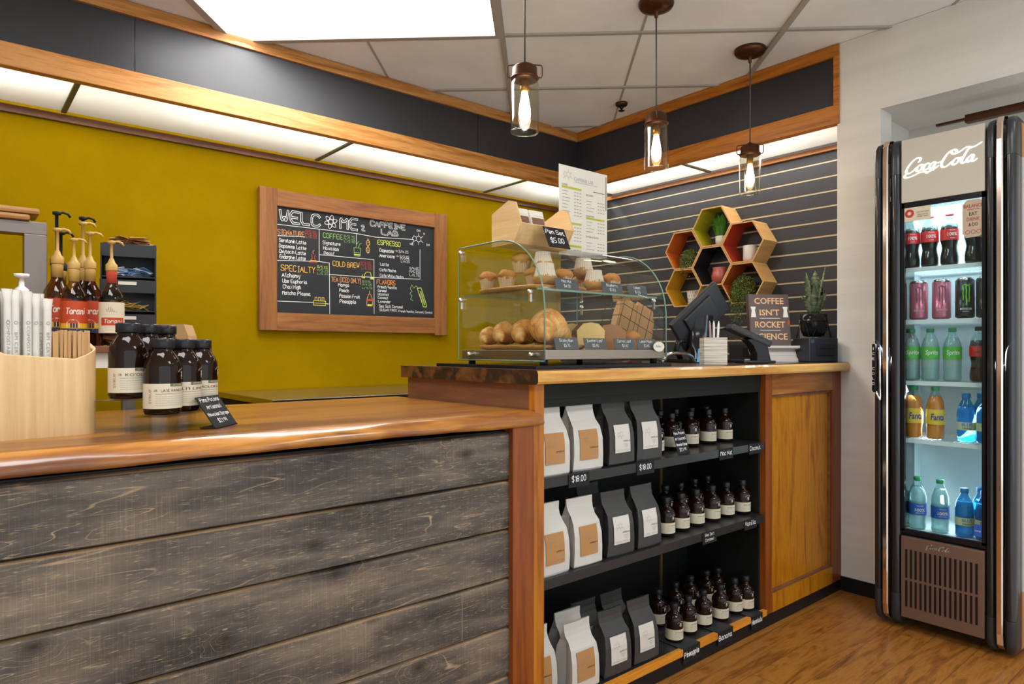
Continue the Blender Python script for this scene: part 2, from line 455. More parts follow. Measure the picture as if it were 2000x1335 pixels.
def stroke(mb, text, x, y, h, fn, mi=0, wd=None, sx=1., jit=.25, slant=0., double=0.):
    """hand lettering; h = cap height; returns the end x"""
    rnd = random.Random(text); u = h/6.; wd = wd or h*.12
    for ch in text:
        if ch == ' ': x += 2.6*u*sx; continue
        g = SF.get(ch)
        if g is None: continue
        wmax = max(p[0] for s_ in g for p in s_); jy = rnd.uniform(-jit, jit)*u
        for s_ in g:
            if len(s_) == 1: s_ = s_*2
            pts = [(x+(px+slant*py+rnd.uniform(-.12, .12))*u*sx, y+jy+(py+rnd.uniform(-.12, .12))*u) for px, py in s_]
            ribbon(mb, chaikin(pts), wd, fn, mi)
        x += (wmax+1.25)*u*sx
    return x
def catmull(p, n=6):
    o = []
    q = [p[0]]+list(p)+[p[-1]]
    for i in range(1, len(q)-2):
        for k in range(n):
            t = k/n; a, b, c, d = q[i-1], q[i], q[i+1], q[i+2]
            o.append(tuple(.5*(2*b[j]+(c[j]-a[j])*t+(2*a[j]-5*b[j]+4*c[j]-d[j])*t*t+(3*b[j]-a[j]-3*c[j]+d[j])*t**3) for j in (0, 1)))
    o.append(tuple(p[-1])); return o
def nib(mb, pts, nx, ny, fn, mi=0):
    for a, b in zip(pts, pts[1:]):
        q = [(a[0]-nx, a[1]-ny), (a[0]+nx, a[1]+ny), (b[0]+nx, b[1]+ny), (b[0]-nx, b[1]-ny)]
        mb.add([fn(*p) for p in q], [(0, 1, 2, 3)], mi)
    ribbon(mb, pts, abs(nx)*.55+abs(ny)*.5, fn, mi)
COCA = [
 [(1.75, 1.55), (1.95, 1.95), (1.55, 2.3), (.85, 1.9), (.3, 1.1), (.12, .35), (.5, .0), (1.1, .25), (1.6, .75)],
 [(.35, .05), (.0, -.25), (.25, -.62), (1.2, -.5), (2.2, -.15), (3.0, -.2), (3.3, -.42), (3.6, -.2), (4.2, -.1)],
 [(2.25, 1.1), (1.85, .95), (1.6, .45), (1.85, .1), (2.3, .35), (2.45, .85), (2.2, 1.1), (2.35, 1.0), (2.8, 1.0)],
 [(3.35, .95), (3.1, 1.12), (2.7, .7), (2.65, .2), (3.0, .12), (3.45, .45)],
 [(4.25, 1.0), (3.95, 1.12), (3.5, .7), (3.5, .2), (3.85, .2), (4.25, .9), (4.1, .3), (4.35, .12), (4.7, .4)],
 [(4.55, .85), (5.05, 1.0)],
 [(6.85, 1.75), (6.95, 2.15), (6.5, 2.45), (5.8, 2.1), (5.3, 1.2), (5.15, .45), (5.5, .0), (6.1, .2), (6.6, .7)],
 [(6.2, 2.15), (6.6, 1.75), (7.3, 1.9), (8.2, 2.45), (9.2, 2.3), (10.1, 2.75)],
 [(7.3, 1.1), (6.9, .95), (6.65, .45), (6.9, .1), (7.35, .35), (7.5, .85), (7.25, 1.1), (7.4, 1.0), (7.8, 1.05)],
 [(8.9, 2.2), (8.55, 2.2), (8.1, 1.2), (7.9, .4), (8.15, .08), (8.6, .4)],
 [(9.4, 1.0), (9.1, 1.12), (8.65, .7), (8.65, .2), (9.0, .2), (9.4, .9), (9.25, .3), (9.5, .12), (9.9, .4)]]
def coca(mb, cx, cy, width, fn, mi=0, nw=.15):
    s = width/10.1
    for st in COCA:
        pts = [(cx+(x+.18*y-5.2)*s, cy+(y-.95)*s) for x, y in catmull(st)]
        nib(mb, pts, nw*s, .04*s, fn, mi)
def molecule(mb, cx, cy, s, fn, mi=0, wd=None, tail=True):
    wd = wd or s*.08
    h = [(cx+s*math.cos(PI/6+k*PI/3), cy+s*math.sin(PI/6+k*PI/3)) for k in range(6)]
    ribbon(mb, h+[h[0]], wd, fn, mi)
    p = [h[2], (cx-s*1.75, cy+s*.85), (cx-s*2.3, cy), (cx-s*1.75, cy-s*.85), h[3]]; ribbon(mb, p, wd, fn, mi)
    for a, b in ((h[0], (cx+s*1.6, cy+s*1.0)), (h[1], (cx, cy+s*1.8)), (h[5], (cx+s*1.7, cy-s*1.0)), (h[4], (cx, cy-s*1.8)), (p[3], (cx-s*2.4, cy-s*1.6))):
        ribbon(mb, [a, b], wd, fn, mi)

# ================================================================== SETTING
ZC, ZB = 2.566, 2.199
YW, XW, YS, XS = 3.667, 3.563, 3.168, 3.23
# floor of laminate boards running along X
M_floor = mat('laminate_floor', (.4, .2, .06), .32)
def _floor():
    m = M_floor
    br = N(m, 'ShaderNodeTexBrick'); br.offset = .37; br.inputs['Scale'].default_value = 1
    br.inputs['Brick Width'].default_value = 1.2; br.inputs['Row Height'].default_value = .148; br.inputs['Mortar Size'].default_value = .0011
    br.inputs['Mortar Smooth'].default_value = .2; br.inputs['Bias'].default_value = 0
    br.inputs['Color1'].default_value = (0, 0, 0, 1); br.inputs['Color2'].default_value = (1, 1, 1, 1)
    br.inputs['Mortar'].default_value = (.5, .5, .5, 1)
    L(m, coords(m, (1, 1, 1), (0, 0, 0), (.25, -.071, 0)), br.inputs['Vector'])
    t = N(m, 'ShaderNodeTexCoord'); ad = N(m, 'ShaderNodeVectorMath', operation='MULTIPLY_ADD')
    L(m, br.outputs['Color'], ad.inputs[0]); ad.inputs[1].default_value = (3, 7, 1); L(m, t.outputs['Object'], ad.inputs[2])
    mp = N(m, 'ShaderNodeMapping'); mp.inputs['Scale'].default_value = (1.3, 9, 1); L(m, ad.outputs[0], mp.inputs[0])
    n1 = noise(m, mp.outputs[0], 1.6, 4, .6, 1.5); n2 = noise(m, mp.outputs[0], 9, 4, .65, .4)
    f = mth(m, 'ADD', mth(m, 'MULTIPLY', n1, .7), mth(m, 'MULTIPLY', n2, .3))
    c = ramp(m, f, [(.32, s3('#4a280e')), (.42, s3('#7c4819')), (.52, s3('#a0692a')), (.62, s3('#88501e')), (.72, s3('#54300f'))])
    c = mix(m, mth(m, 'MULTIPLY', br.outputs['Color'], .22), c, s3('#b47f3c'))
    c = mix(m, mth(m, 'MULTIPLY', br.outputs['Fac'], .75), c, s3('#3a1f0c'))
    base(m, c)
_floor()
struct('floor', MB().box(-3, 6, .35, 4.2, -.05, 0), M_floor)
struct('floor_bounce', MB().box(-3, 6, -3.5, .35, -.05, 0), paint('pale_bounce_floor', (.72, .71, .68), .5))  # unseen pale floor, added to bounce neutral light up to the ceiling
# ceiling: tiles and T-bars on a grid turned 3 degrees from the counter's diagonal
mb = MB()
FW = Vector((math.cos(math.radians(49.968)), math.sin(math.radians(49.968)))); RT = Vector((FW.y, -FW.x))
ga = math.radians(-2.6)
GX = RT*math.cos(ga)+FW*math.sin(ga); GX = GX.normalized(); GY = Vector((-GX.y, GX.x))
G0 = RT*(-.045)+FW*3.09           # a grid crossing (near corner of the light troffer)
P_ = .635
def g2(i, j): p = G0+GX*(i*P_)+GY*(j*P_); return p
mb.box(-3, 6, -3.5, 4.2, ZC+.012, ZC+.06, 0)
bw = .0125
gm = frame((G0.x, G0.y, ZC+.0125), (GX.x, GX.y, 0), (GY.x, GY.y, 0))
mb.M = gm
for i in range(-8, 10):
    if i % 2 == 0: mb.box(i*P_-bw, i*P_+bw, -8*P_, 4*P_, -.0125, 0, 1)
    else: mb.box(i*P_-bw*.4, i*P_+bw*.4, -8*P_, 4*P_, -.004, 0, 1)
for j in range(-9, 5): mb.box(-9*P_, 10*P_, j*P_-bw*.8, j*P_+bw*.8, -.0105, 0, 1)
mb.M = Matrix()
struct('ceiling', mb, [M_tile, M_tbar])
# luminous troffers (the one in view and the room's others behind the camera)
M_diff = mat('lit_diffuser', (.9, .9, .88), .5, emit=(1, .985, .955), es=3.2)
def troffer(i, j, label):
    t = thing('ceiling_light', label, 'light', (0, 0, 0), 0, 'lit ceiling troffers')
    t.matrix_world = frame((G0.x, G0.y, ZC), (GX.x, GX.y, 0), (GY.x, GY.y, 0)) @ T(i*P_, j*P_, 0)
    a = .03; b = 2*P_-.03; c = P_-.03
    f = MB(); f.box(a-.035, b+.035, -a*0-.0, .035, -.008, .012).box(a-.035, b+.035, c, c+.03, -.008, .012).box(a-.035, a, .03, c, -.008, .012).box(b, b+.035, .03, c, -.008, .012)
    f.build('frame', M_tbar, t)
    MB().box(a, b, .035, c, -.004, .006).build('diffuser', M_diff, t)
    p = t.matrix_world @ Vector((P_, P_/2, -.03))
    return p
tp = []
for i, j, lb in ((-2, -1, 'large glowing ceiling panel above the low counter'), (-2, -4, 'glowing ceiling panel behind the viewer on the left'), (2, -4, 'glowing ceiling panel over the walkway behind the viewer'), (4, -2, 'glowing ceiling panel over the floor to the right of the frame'), (-6, -2, 'glowing ceiling panel past the left end of the counter')):
    p = troffer(i, j, lb); tp.append(p)
    light_area('troffer_light', p, (0, 0, math.atan2(GX.y, GX.x)), 1.15, .55, 22, (1, .99, .975))
# back wall, slat wall
struct('wall_back', MB().box(-3, XW+.2, YW, YW+.1, 0, ZC+.02), M_yellow)
mb = MB(); mb.box(XW+.012, XW+.1, 1.43, YW, 0, ZC+.02, 0)
zt = [2.123-.0782*k for k in range(0, 27)]
prev = ZB
for z in zt:
    mb.box(XW, XW+.012, 1.43, YW, z+.006, prev, 0)
    mb.box(XW+.004, XW+.012, 1.43, YW, z-.0005, z+.006, 1); mb.box(XW+.0005, XW+.012, 1.43, YW, z-.004, z-.0005, 1)
    prev = z-.004
struct('wall_right', mb, [M_slat, M_groove])
struct('wall_corner', MB().box(XS, XS+.12, 1.255, 1.449, 0, ZC+.01).box(XS+.12, XW+.05, 1.40, 1.449, 0, ZC+.01).box(XS, XS+.12, -3.4, 1.255, 2.219, ZC+.01), M_white)
struct('wall_niche', MB().box(3.80, 3.85, -3.4, 1.40, 0, ZC).box(3.35, 3.80, 1.34, 1.40, 0, ZC), M_white)
struct('wall_side', MB().box(-3.1, -3, -3.5, 4, 0, ZC), M_white)
struct('trim_1', MB().box(3.35, 3.80, -3.4, 1.34, 2.26, 2.28), M_white)
struct('baseboard_right', MB().box(XS-.008, XS, 1.24, 1.43, 0, .066).box(XS-.008, XS+.12, 1.247, 1.255, 0, .066), M_black)
struct('baseboard_back', MB().box(-3, XW, YW-.01, YW, 0, .1), M_black)
# wall trims under the light panels
struct('trim_2', MB().box(-3, XW, YW-.022, YW, ZB-.033, ZB), W_trim)
struct('trim_3', MB().box(XW-.022, XW, 1.45, YW-.022, ZB-.024, ZB), W_trimY)
# bulkhead: wood rails, black board, translucent light panels below
tB = .02
def soffit():
    a = MB(); a.box(-3, XS+.02, YS+.004, YS+.02, ZB+.09, ZC-.045); a.box(XS+.004, XS+.02, 1.45, YS+.004, ZB+.09, ZC-.045)
    t = thing('bulkhead', 'dark bulkhead with wood rails hanging over the counters', 'bulkhead', (0, 0, 0))
    a.build('fascia_board', M_blackboard, t)
    for q in (.602, 2.4): MB().box(q, q+.002, YS+.0028, YS+.004, ZB+.09, ZC-.045).build('board_seam', M_blackg, t)
    MB().box(-3, XS, YS-.012, YS+.02, ZC-.047, ZC+.008, b=.002).build('top_rail', W_rail, t)
    MB().box(XS-.012, XS+.02, 1.437, YS-.012, ZC-.047, ZC+.008, b=.002).build('top_rail', W_railY, t)
    MB().box(-3, XS, YS-.012, YS+.03, ZB, ZB+.09, b=.003).build('bottom_rail', W_rail, t)
    MB().box(XS-.012, XS+.03, 1.437, YS-.012, ZB, ZB+.09, b=.003).build('bottom_rail', W_railY, t)
    MB().box(XS-.012, XS+.02, 1.437, 1.462, ZB+.09, ZC-.047).build('end_rail', W_railY, t)
    for o in t.children: pass
    return t
soffit()
M_panel = bpy.data.materials.new('frosted_light_panel'); M_panel.use_nodes = True
nt = M_panel.node_tree; nt.nodes.clear(); o_ = nt.nodes.new('ShaderNodeOutputMaterial'); mx = nt.nodes.new('ShaderNodeMixShader')
df = nt.nodes.new('ShaderNodeBsdfDiffuse'); tl = nt.nodes.new('ShaderNodeBsdfTranslucent')
df.inputs[0].default_value = (.82, .80, .74, 1); tl.inputs[0].default_value = (.9, .9, .87, 1); mx.inputs[0].default_value = .5
nt.links.new(df.outputs[0], mx.inputs[1]); nt.links.new(tl.outputs[0], mx.inputs[2]); nt.links.new(mx.outputs[0], o_.inputs[0])
xs = [-1.6, -.45, .70, 1.86, 3.02, XW]
# joints seen at px 270 / 745 / 1060 of the photo
xs = [-3, -1.63, -.43, .77, 1.95, 3.10, XW]
xs = [-3, -2.0, -.80, .405, 1.61, 2.815, XW]
for a, b in zip(xs, xs[1:]):
    o = MB().box(a+.008, b-.008, YS+.03, YW-.022, ZB+.012, ZB+.015).build('light_panel', M_panel)
    k = xs.index(a)
    tag(o, ['first', 'second', 'third', 'fourth', 'fifth', 'sixth'][k]+' frosted light panel along the mustard wall, counted from the left', 'light panel', 'frosted panels under the bulkhead')
ys = [1.45, 2.35, 3.14]
for n_, (a, b) in zip(('right-hand', 'left-hand'), zip(ys, ys[1:])):
    o = MB().box(XS+.03, XW-.022, a+.008, b-.008, ZB+.012, ZB+.015).build('light_panel', M_panel)
    tag(o, n_+' frosted light panel above the slatted wall', 'light panel', 'frosted panels under the bulkhead')
mb = MB()
for a in xs[1:-1]: mb.box(a-.01, a+.01, YS+.03, YW-.022, ZB+.004, ZB+.016)
mb.box(XS+.03, XW-.022, 2.34, 2.36, ZB+.004, ZB+.016); mb.box(XS+.03, XW-.022, 3.13, 3.15, ZB+.004, ZB+.016)
struct('trim_4', mb, M_olive)
mb = MB(); mb.box(-3, XW, YS+.02, YW, ZC-.02, ZC-.01)
struct('trim_5', mb, M_tile)
for i, x in enumerate((-1.4, -.2, 1.0, 2.2)):
    light_area('fluorescent_tube', (x, YS+.12, ZB+.20), (0, 0, 0), 1.13, .05, 7, (1, .99, .96))
for y in (1.95, 2.7): light_area('fluorescent_tube', (XS+.10, y, ZB+.20), (0, 0, PI/2), .8, .05, 6, (1, .99, .96))
light_area('fluorescent_tube', (3.2, YS+.12, ZB+.20), (0, 0, 0), .5, .05, 4, (1, .99, .96))
# light reaching the back counter from the panels
light_area('panel_light', (.6, (YS+YW)/2, ZB-.01), (0, 0, 0), 5.5, .34, 15, (1, .98, .95))
light_area('panel_light', ((XS+XW)/2, 2.3, ZB-.01), (0, 0, PI/2), 1.6, .24, 5, (1, .98, .95))

# sprinkler
t = thing('sprinkler', 'small dark fire sprinkler on the ceiling near the bulkhead corner', 'sprinkler', (3.031, 2.609, ZC))
MB().lathe([(.036, .012), (.036, .002), (.03, -.006), (.014, -.006)], seg=20).build('escutcheon', M_bronze, t)
MB().lathe([(.011, 0), (.011, -.02), (.006, -.022), (.006, -.03), (.018, -.032), (.018, -.035), (0, -.036)], seg=14).build('head', M_blackm, t)

# ------------------------------------------------------------------ pendants
M_bulb = mat('glowing_bulb', (1, .8, .5), .3, emit=(1, .72, .38), es=14)
M_bulbw = mat('glowing_white_bulb', (1, .95, .9), .3, emit=(1, .95, .86), es=14)
M_cord = mat('pendant_cord', (.09, .075, .065), .5)
def pendant(x, y, label, white=False, rz=0):
    t = thing('pendant_lamp', label, 'pendant light', (x, y, ZC), rz, 'mason jar pendants over the bar')
    MB().lathe([(.073, .012), (.073, 0), (.066, -.012), (.03, -.026), (.008, -.030), (.008, -.05), (.004, -.055)], seg=28).build('canopy', M_bronze, t)
    zj = 1.885-ZC
    MB().tube([(0, 0, -.05), (.001, 0, -.2), (0, 0, zj+.235)], .0032, 8).build('cord', M_cord, t)
    c = MB(); c.lathe([(.005, zj+.245), (.012, zj+.238), (.03, zj+.232), (.043, zj+.222), (.044, zj+.196), (.048, zj+.19), (.048, zj+.182), (.044, zj+.18), (.0, zj+.18)], seg=32)
    c.build('cap', M_bronze, t)
    b = MB()
    for s in (1, -1): b.tube([(s*.012, 0, zj+.236), (s*.057, 0, zj+.232), (s*.061, 0, zj+.226), (s*.061, 0, zj+.196), (s*.057, 0, zj+.189), (s*.044, 0, zj+.19)], .0023, 6)
    b.tube([(.0475*math.cos(a), .0475*math.sin(a), zj+.186) for a in [k*PI/12 for k in range(24)]], .003, 6, closed=True)
    b.build('wire_bail', M_bronze, t)
    g = MB(); pr = [(.043, zj+.182), (.047, zj+.17), (.050, zj+.16), (.050, zj+.004), (.0505, zj)]
    g.lathe_open(pr, seg=36); g.lathe_open([(r-.0025, z) for r, z in pr], seg=36)
    g.tube([(.049*math.cos(a), .049*math.sin(a), zj+.001) for a in [k*PI/18 for k in range(36)]], .0022, 6, closed=True)
    g.build('glass_jar', G_jar, t)
    MB().lathe([(.015, zj+.18), (.0165, zj+.15), (.0165, zj+.142), (.012, zj+.14)], seg=20).build('socket', mat('brass_socket', s3('#a5762e'), .35, .8), t)
    MB().lathe([(.010, zj+.141), (.012, zj+.128), (.016, zj+.105), (.020, zj+.08), (.021, zj+.062), (.017, zj+.045), (.008, zj+.032), (0, zj+.029)], seg=20).build('bulb', M_bulbw if white else M_bulb, t)
    l = bpy.data.lights.new('pendant_bulb_light', 'POINT'); l.energy = 1.1; l.color = (1, .93, .84) if white else (1, .68, .38); l.shadow_soft_size = .03
    o = bpy.data.objects.new('pendant_bulb_light', l); C.objects.link(o); o.location = (x, y, 1.86)
pendant(1.536, 1.76, 'white-glowing jar pendant lamp on the left, nearest the low counter', True, -.7)
pendant(2.264, 1.76, 'middle of the three jar pendant lamps, warm glowing bulb', rz=.7)
pendant(2.965, 1.745, 'right-hand jar pendant lamp, hanging in front of the slatted wall', rz=-.9)

# ================================================================== LOW COUNTER
t = thing('service_counter', 'low service counter clad in charcoal-stained wood planks', 'counter', (0, 0, 0))
MB().box(-1.6, 1.19, 1.45, 2.12, 0, .905).build('carcass', M_black, t)
mb = MB()
for k in range(7):
    z1 = .905-.135*k; z0 = max(.0, z1-.135)
    if z1-z0 < .01: continue
    mb.loft([[(x, 1.452, z0+.001), (x, 1.436, z0+.001), (x, 1.4315, z0+.004), (x, 1.4315, z1-.010), (x, 1.436, z1-.006), (x, 1.444, z1-.004), (x, 1.452, z1-.004)] for x in (-1.6, 1.192)], sm=False)
mb.build('plank_cladding', M_plank, t)
MB().box(1.031, 1.0325, 1.4308, 1.433, .369, .491).build('board_joint', mat('pale_joint', s3('#a58c70'), .7), t)
MB().box(1.192, 1.270, 1.415, 1.46, 0, .916, b=.002).build('corner_post', W_post, t)
MB().box(1.270, 1.286, 1.418, 1.46, 0, .916, b=.001).build('corner_post', W_stile, t)
# live edge slab
def hn(x, s): return .006*math.sin(x*5.1+s)+.004*math.sin(x*12.7+s*2.3)+.002*math.sin(x*29+s)
mb = MB(); secs = []; n = 70
for k in range(n+1):
    x = -1.7+k*(1.284+1.7)/n
    yt = 1.432+hn(x, 0)*1.1; ym = 1.402+hn(x, 1.3); yb = 1.397+hn(x, 2.4)*.8; zb = .918+hn(x, 4)*.35
    secs.append([(x, 2.2, .957), (x, 2.2, .917), (x, 1.5, .917), (x, yb+.02, zb-.001), (x, yb+.006, zb+.0), (x, yb, zb+.007), (x, ym, .937), (x, (ym+yt)/2+.002, .949), (x, yt-.002, .955), (x, yt+.012, .957)])
mb.loft(secs, 0, False, caps=True)
for i in range(n):      # tag the edge faces
    pass
x0 = 1.284; last = secs[-1]
tip = [(x0, 1.428, .957), (x0, 1.428, .917)]+[(x0, min(p[1], 1.427), p[2]) for p in last[3:]]
tip2 = [(1.302, p[1]+(.004 if p[1] < 1.41 else 0), p[2]) for p in tip]
mb.loft([tip, tip2], 0, False)
o = mb.build('countertop', [W_slab, W_edge])
for p in o.data.polygons:
    nrm = p.normal
    if nrm.y < -.2 and abs(nrm.x) < .8: p.material_index = 1; p.use_smooth = True
tag(o, 'thick live-edge koa wood slab on top of the low counter', 'countertop')

# ================================================================== BAR CABINET
t = thing('display_bar', 'tall wooden bar cabinet with black open shelves of bags and bottles', 'cabinet', (0, 0, 0))
XB0, XB1 = 1.286, 3.228
MB().box(XB0+.022, XB1, 1.445, 2.08, 0, .05).build('toe_kick', M_black, t)
MB().box(XB0+.002, XB1, 1.432, 1.446, 0, .05).build('kick_board', M_black, t)
MB().box(XB0, XB0+.022, 1.455, 2.12, 0.05, 1.03).build('end_panel', W_step, t)
MB().box(XB0, 1.321, 1.428, 1.456, 0, 1.03, b=.0015).box(XB0-.003, XB0+.002, 1.43, 1.446, .957, 1.03).build('front_stile', W_stile, t)
MB().box(1.308, 1.321, 1.456, 1.80, .05, 1.0).box(2.536, 2.549, 1.456, 1.80, .05, 1.0).box(1.308, 2.549, 1.80, 1.815, .05, 1.03).box(1.321, 2.536, 1.445, 1.80, .985, 1.03).box(1.321, 2.536, 1.45, 1.47, .96, .985).build('shelf_bay', M_bay, t)
for z in (.727, .433): MB().box(1.322, 2.535, 1.43, 1.79, z, z+.03, b=.001).build('shelf', M_shelf, t)
MB().box(1.322, 2.535, 1.43, 1.80, .05, .072).build('bottom_board', M_shelf, t)
MB().box(1.321, 2.552, 1.426, 1.446, .050, .074, b=.002).build('nosing_strip', W_nose, t)
MB().box(2.335, 2.349, 1.793, 1.80, .08, .96).box(2.338, 2.3425, 1.7915, 1.793, .08, .96).build('shelf_standard', M_brass, t)
MB().box(2.549, 2.60, 1.43, 1.46, .05, 1.03, b=.002).build('door_stile', W_post, t); MB().box(3.14, 3.228, 1.43, 1.46, .05, 1.03, b=.002).build('door_stile', W_post, t)
MB().box(2.60, 3.14, 1.43, 1.46, .945, 1.03).build('top_door_rail', W_frame, t)
MB().box(2.60, 3.14, 1.43, 1.46, .05, .125).build('bottom_door_rail', W_panel, t)
q = MB().box(2.60, 3.14, 1.448, 1.458, .125, .945)
q.build('door_panel', W_panel, t)
mo = MB()
for a in ((2.60, 2.612, .125, .945), (3.128, 3.14, .125, .945), (2.612, 3.128, .125, .137), (2.612, 3.128, .933, .945)):
    mo.box(a[0], a[1], 1.438, 1.449, a[2], a[3], b=.003)
mo.build('panel_moulding', W_step, t)
MB().box(2.552, XB1, 1.461, 2.12, .05, 1.03).build('rear_body', M_bay, t)
# bar slab
mb = MB(); n = 60; secs = []
for k in range(n+1):
    x = 1.268+k*(XS-.002-1.268)/n
    y0 = 1.392+hn(x, 7)*.5
    ylim = 2.14
    secs.append([(x, ylim, 1.073), (x, ylim, 1.031), (x, y0+.02, 1.031), (x, y0+.004, 1.033), (x, y0, 1.040), (x, y0, 1.062), (x, y0+.004, 1.070), (x, y0+.012, 1.073)])
mb.loft(secs, 0, False)
# extension in front of the white wall with a rounded end, and back part up to the slat wall
s0 = secs[-1]
e = []
for k in range(0, 8):
    a = k/7*PI/2; x = XS-.002+.045*math.sin(a); yy = 1.392+hn(x, 7)*.5; sh = .015*(1-math.cos(a))
    e.append([(x, 1.428, 1.073-sh*.5), (x, 1.428, 1.031+sh*.5)]+[(x, min(p[1], 1.427)+sh, p[2]+(sh*.3 if p[2] < 1.05 else -sh*.3)) for p in s0[2:]])
mb.loft(e, 0, False)
mb.box(XS-.002, XW, 1.452, 2.14, 1.031, 1.073)
o = mb.build('bar_top', [W_bar, W_barend, W_bartop])
for p in o.data.polygons:
    if p.normal.x < -.8: p.material_index = 1
    elif p.normal.z > .9: p.material_index = 2
tag(o, 'thick wooden slab top of the tall bar with pale front edge', 'countertop')
o = MB().box(1.31, 1.95, 1.45, 1.97, 1.0732, 1.0835, b=.001).build('black_board', M_blackg)
tag(o, 'flat black board under the glass pastry case', 'board')

# ================================================================== BACK COUNTERS
t = thing('back_counter', 'stainless steel back counter against the mustard wall', 'counter', (0, 0, 0))
MB().box(1.08, XW-.03, 2.90, YW-.005, .885, .912, b=.002).build('steel_top', mat('satin_steel_top', (.55, .52, .48), .22, 1.), t)
MB().box(1.10, XW-.03, 2.93, YW-.015, 0, .885).build('counter_body', M_blackm, t)
t = thing('prep_table', 'high prep table with white apron behind the syrup bottles', 'table', (0, 0, 0))
MB().box(-1.2, .56, 2.35, 2.9, 1.122, 1.142, b=.002).build('table_top', W_trim, t)
MB().box(.56, .74, 2.58, 2.9, 1.122, 1.142, b=.002).build('side_leaf', W_trim, t)
MB().box(.69, .72, 2.84, 2.88, 0, 1.122).build('leg', M_steeld, t)
MB().box(-1.15, .53, 2.37, 2.39, 1.075, 1.122).build('apron', M_paper, t)
for q in (-1.15, .50): MB().box(q, q+.04, 2.38, 2.42, 0, 1.122).build('leg', M_steeld, t)
for q in (-1.15, .50): MB().box(q, q+.04, 2.84, 2.88, 0, 1.122).build('leg', M_steeld, t)

# ================================================================== BAGS AND BOTTLES IN THE BAR SHELVES
M_bagw = paint('white_bag_paper', s3('#c9c4bc'), .6, .03, .1, (1, 1, 1), 25)
M_bagb = paint('black_bag_paper', s3('#3a3938'), .5, .06, .1, (1, 1, 1), 25)
M_labw = mat('white_bag_label', s3('#cfc9c0'), .6)
def bag(name, cat, label, loc, black=False, rz=0, lean=.06, group=None, seed=0, sc_=1.):
    rnd = random.Random(seed)
    t = thing(name, label, cat, loc, rz, group)
    j = lambda a: rnd.uniform(-a, a)
    # sections: z, half width, front y, back y, x shift
    S = [(0, .060, -.036, .036, 0), (.006, .0625, -.040, .038, 0), (.05, .061, -.042, .038, .001), (.095, .0595, -.040, .036, .001), (.130, .0565, -.032, .030, .001+j(.002)),
         (.152, .0525, -.019, .022, -.001+j(.002)), (.168, .0535, -.010, .011, -.002), (.185, .055, -.006, .001, -.003), (.207, .056, -.005, -.0015, -.004)]
    wob = [(z+j(.0015), hw+j(.001), f+j(.001), b, sx) for z, hw, f, b, sx in S]
    secs = []
    for z, hw, f, b, sx in wob:
        d = (b-f)*.30; inn = min(d, .013) if z < .16 else .0
        secs.append([(sx-hw, f, z), (sx-hw*.5, f-.002, z), (sx, f-.003, z), (sx+hw*.5, f-.002, z), (sx+hw, f, z), (sx+hw-inn*.9, (f+b)/2, z), (sx+hw, b, z), (sx, b+.002, z), (sx-hw, b, z), (sx-hw+inn*.9, (f+b)/2, z)])
    mb = MB(); mb.M = Matrix.Scale(sc_, 4); mb.loft(secs, 0, False)
    o = mb.build('bag_body', M_bagb if black else M_bagw, t)
    s = MB(); s.M = Matrix.Scale(sc_, 4)
    s.box(-.054, .046, -.0015+.0, .0, .166, .1685); s.M = Matrix()
    l = MB()
    zb, zt, hw = (.034, .124, .038) if not black else (.040, .128, .037)
    def fy(z):
        for a, b in zip(wob, wob[1:]):
            if a[0] <= z <= b[0]: k = (z-a[0])/(b[0]-a[0]); return a[2]+(b[2]-a[2])*k
        return wob[-1][2]
    fn = lambda off: (lambda x, y: (x*sc_, (fy(y)-.0048-off+abs(x)*.022)*sc_, y*sc_))
    f0 = fn(0)
    for k in range(8):
        a = zb+(zt-zb)*k/8; b = zb+(zt-zb)*(k+1)/8
        for x0, x1 in ((-hw, 0), (0, hw)): l.add([f0(x0, a), f0(x1, a), f0(x1, b), f0(x0, b)], [(0, 1, 2, 3)], 0)
    f1 = fn(.0006)
    molecule(l, -.008, zt-.030, .0075, f1, 2, .0007)
    tx = tfit('CAFFEINE LAB', .034, .0048)
    l.polys(tx, lambda x, y: f1(x+.018, y+zb+.036), 1)
    for y, wd in ((.027, .024), (.0225, .02), (.018, .012)):
        for q in range(int(wd/.003)): ribbon(l, [(.018-wd/2+q*.003, zb+y), (.018-wd/2+q*.003+.0019, zb+y)], .0011, f1, 2)
    for y in (.009, .006): ribbon(l, [(-hw+.006, zb+y), (hw-.006, zb+y)], .0006, f1, 2)
    l.build('label', [M_kraft if not black else M_labw, M_ink, M_grey_ink], t)
    return t
sh_z = {'top': .7572, 'middle': .4632, 'bottom': .0722}
nxt = {0: 'leftmost', 1: 'second from the left', 2: 'third from the left', 3: 'rightmost'}
for lvl, dy in (('top', 0), ('middle', 0), ('bottom', .012)):
    for i, x in enumerate((1.377, 1.522, 1.677, 1.822)):
        blk = i > 1
        if lvl == 'bottom' and i == 0: dy2 = .055
        else: dy2 = dy
        bag('coffee_bag', 'coffee bag', f"{'black' if blk else 'white'} coffee bag, {nxt[i]} of the front bags on the {lvl} shelf", (x, 1.484+dy2, sh_z[lvl]), blk, random.uniform(-.05, .05), group='coffee bags on the bar shelves', seed=i*7+len(lvl), sc_=1.0 if lvl != 'top' else 1.02)
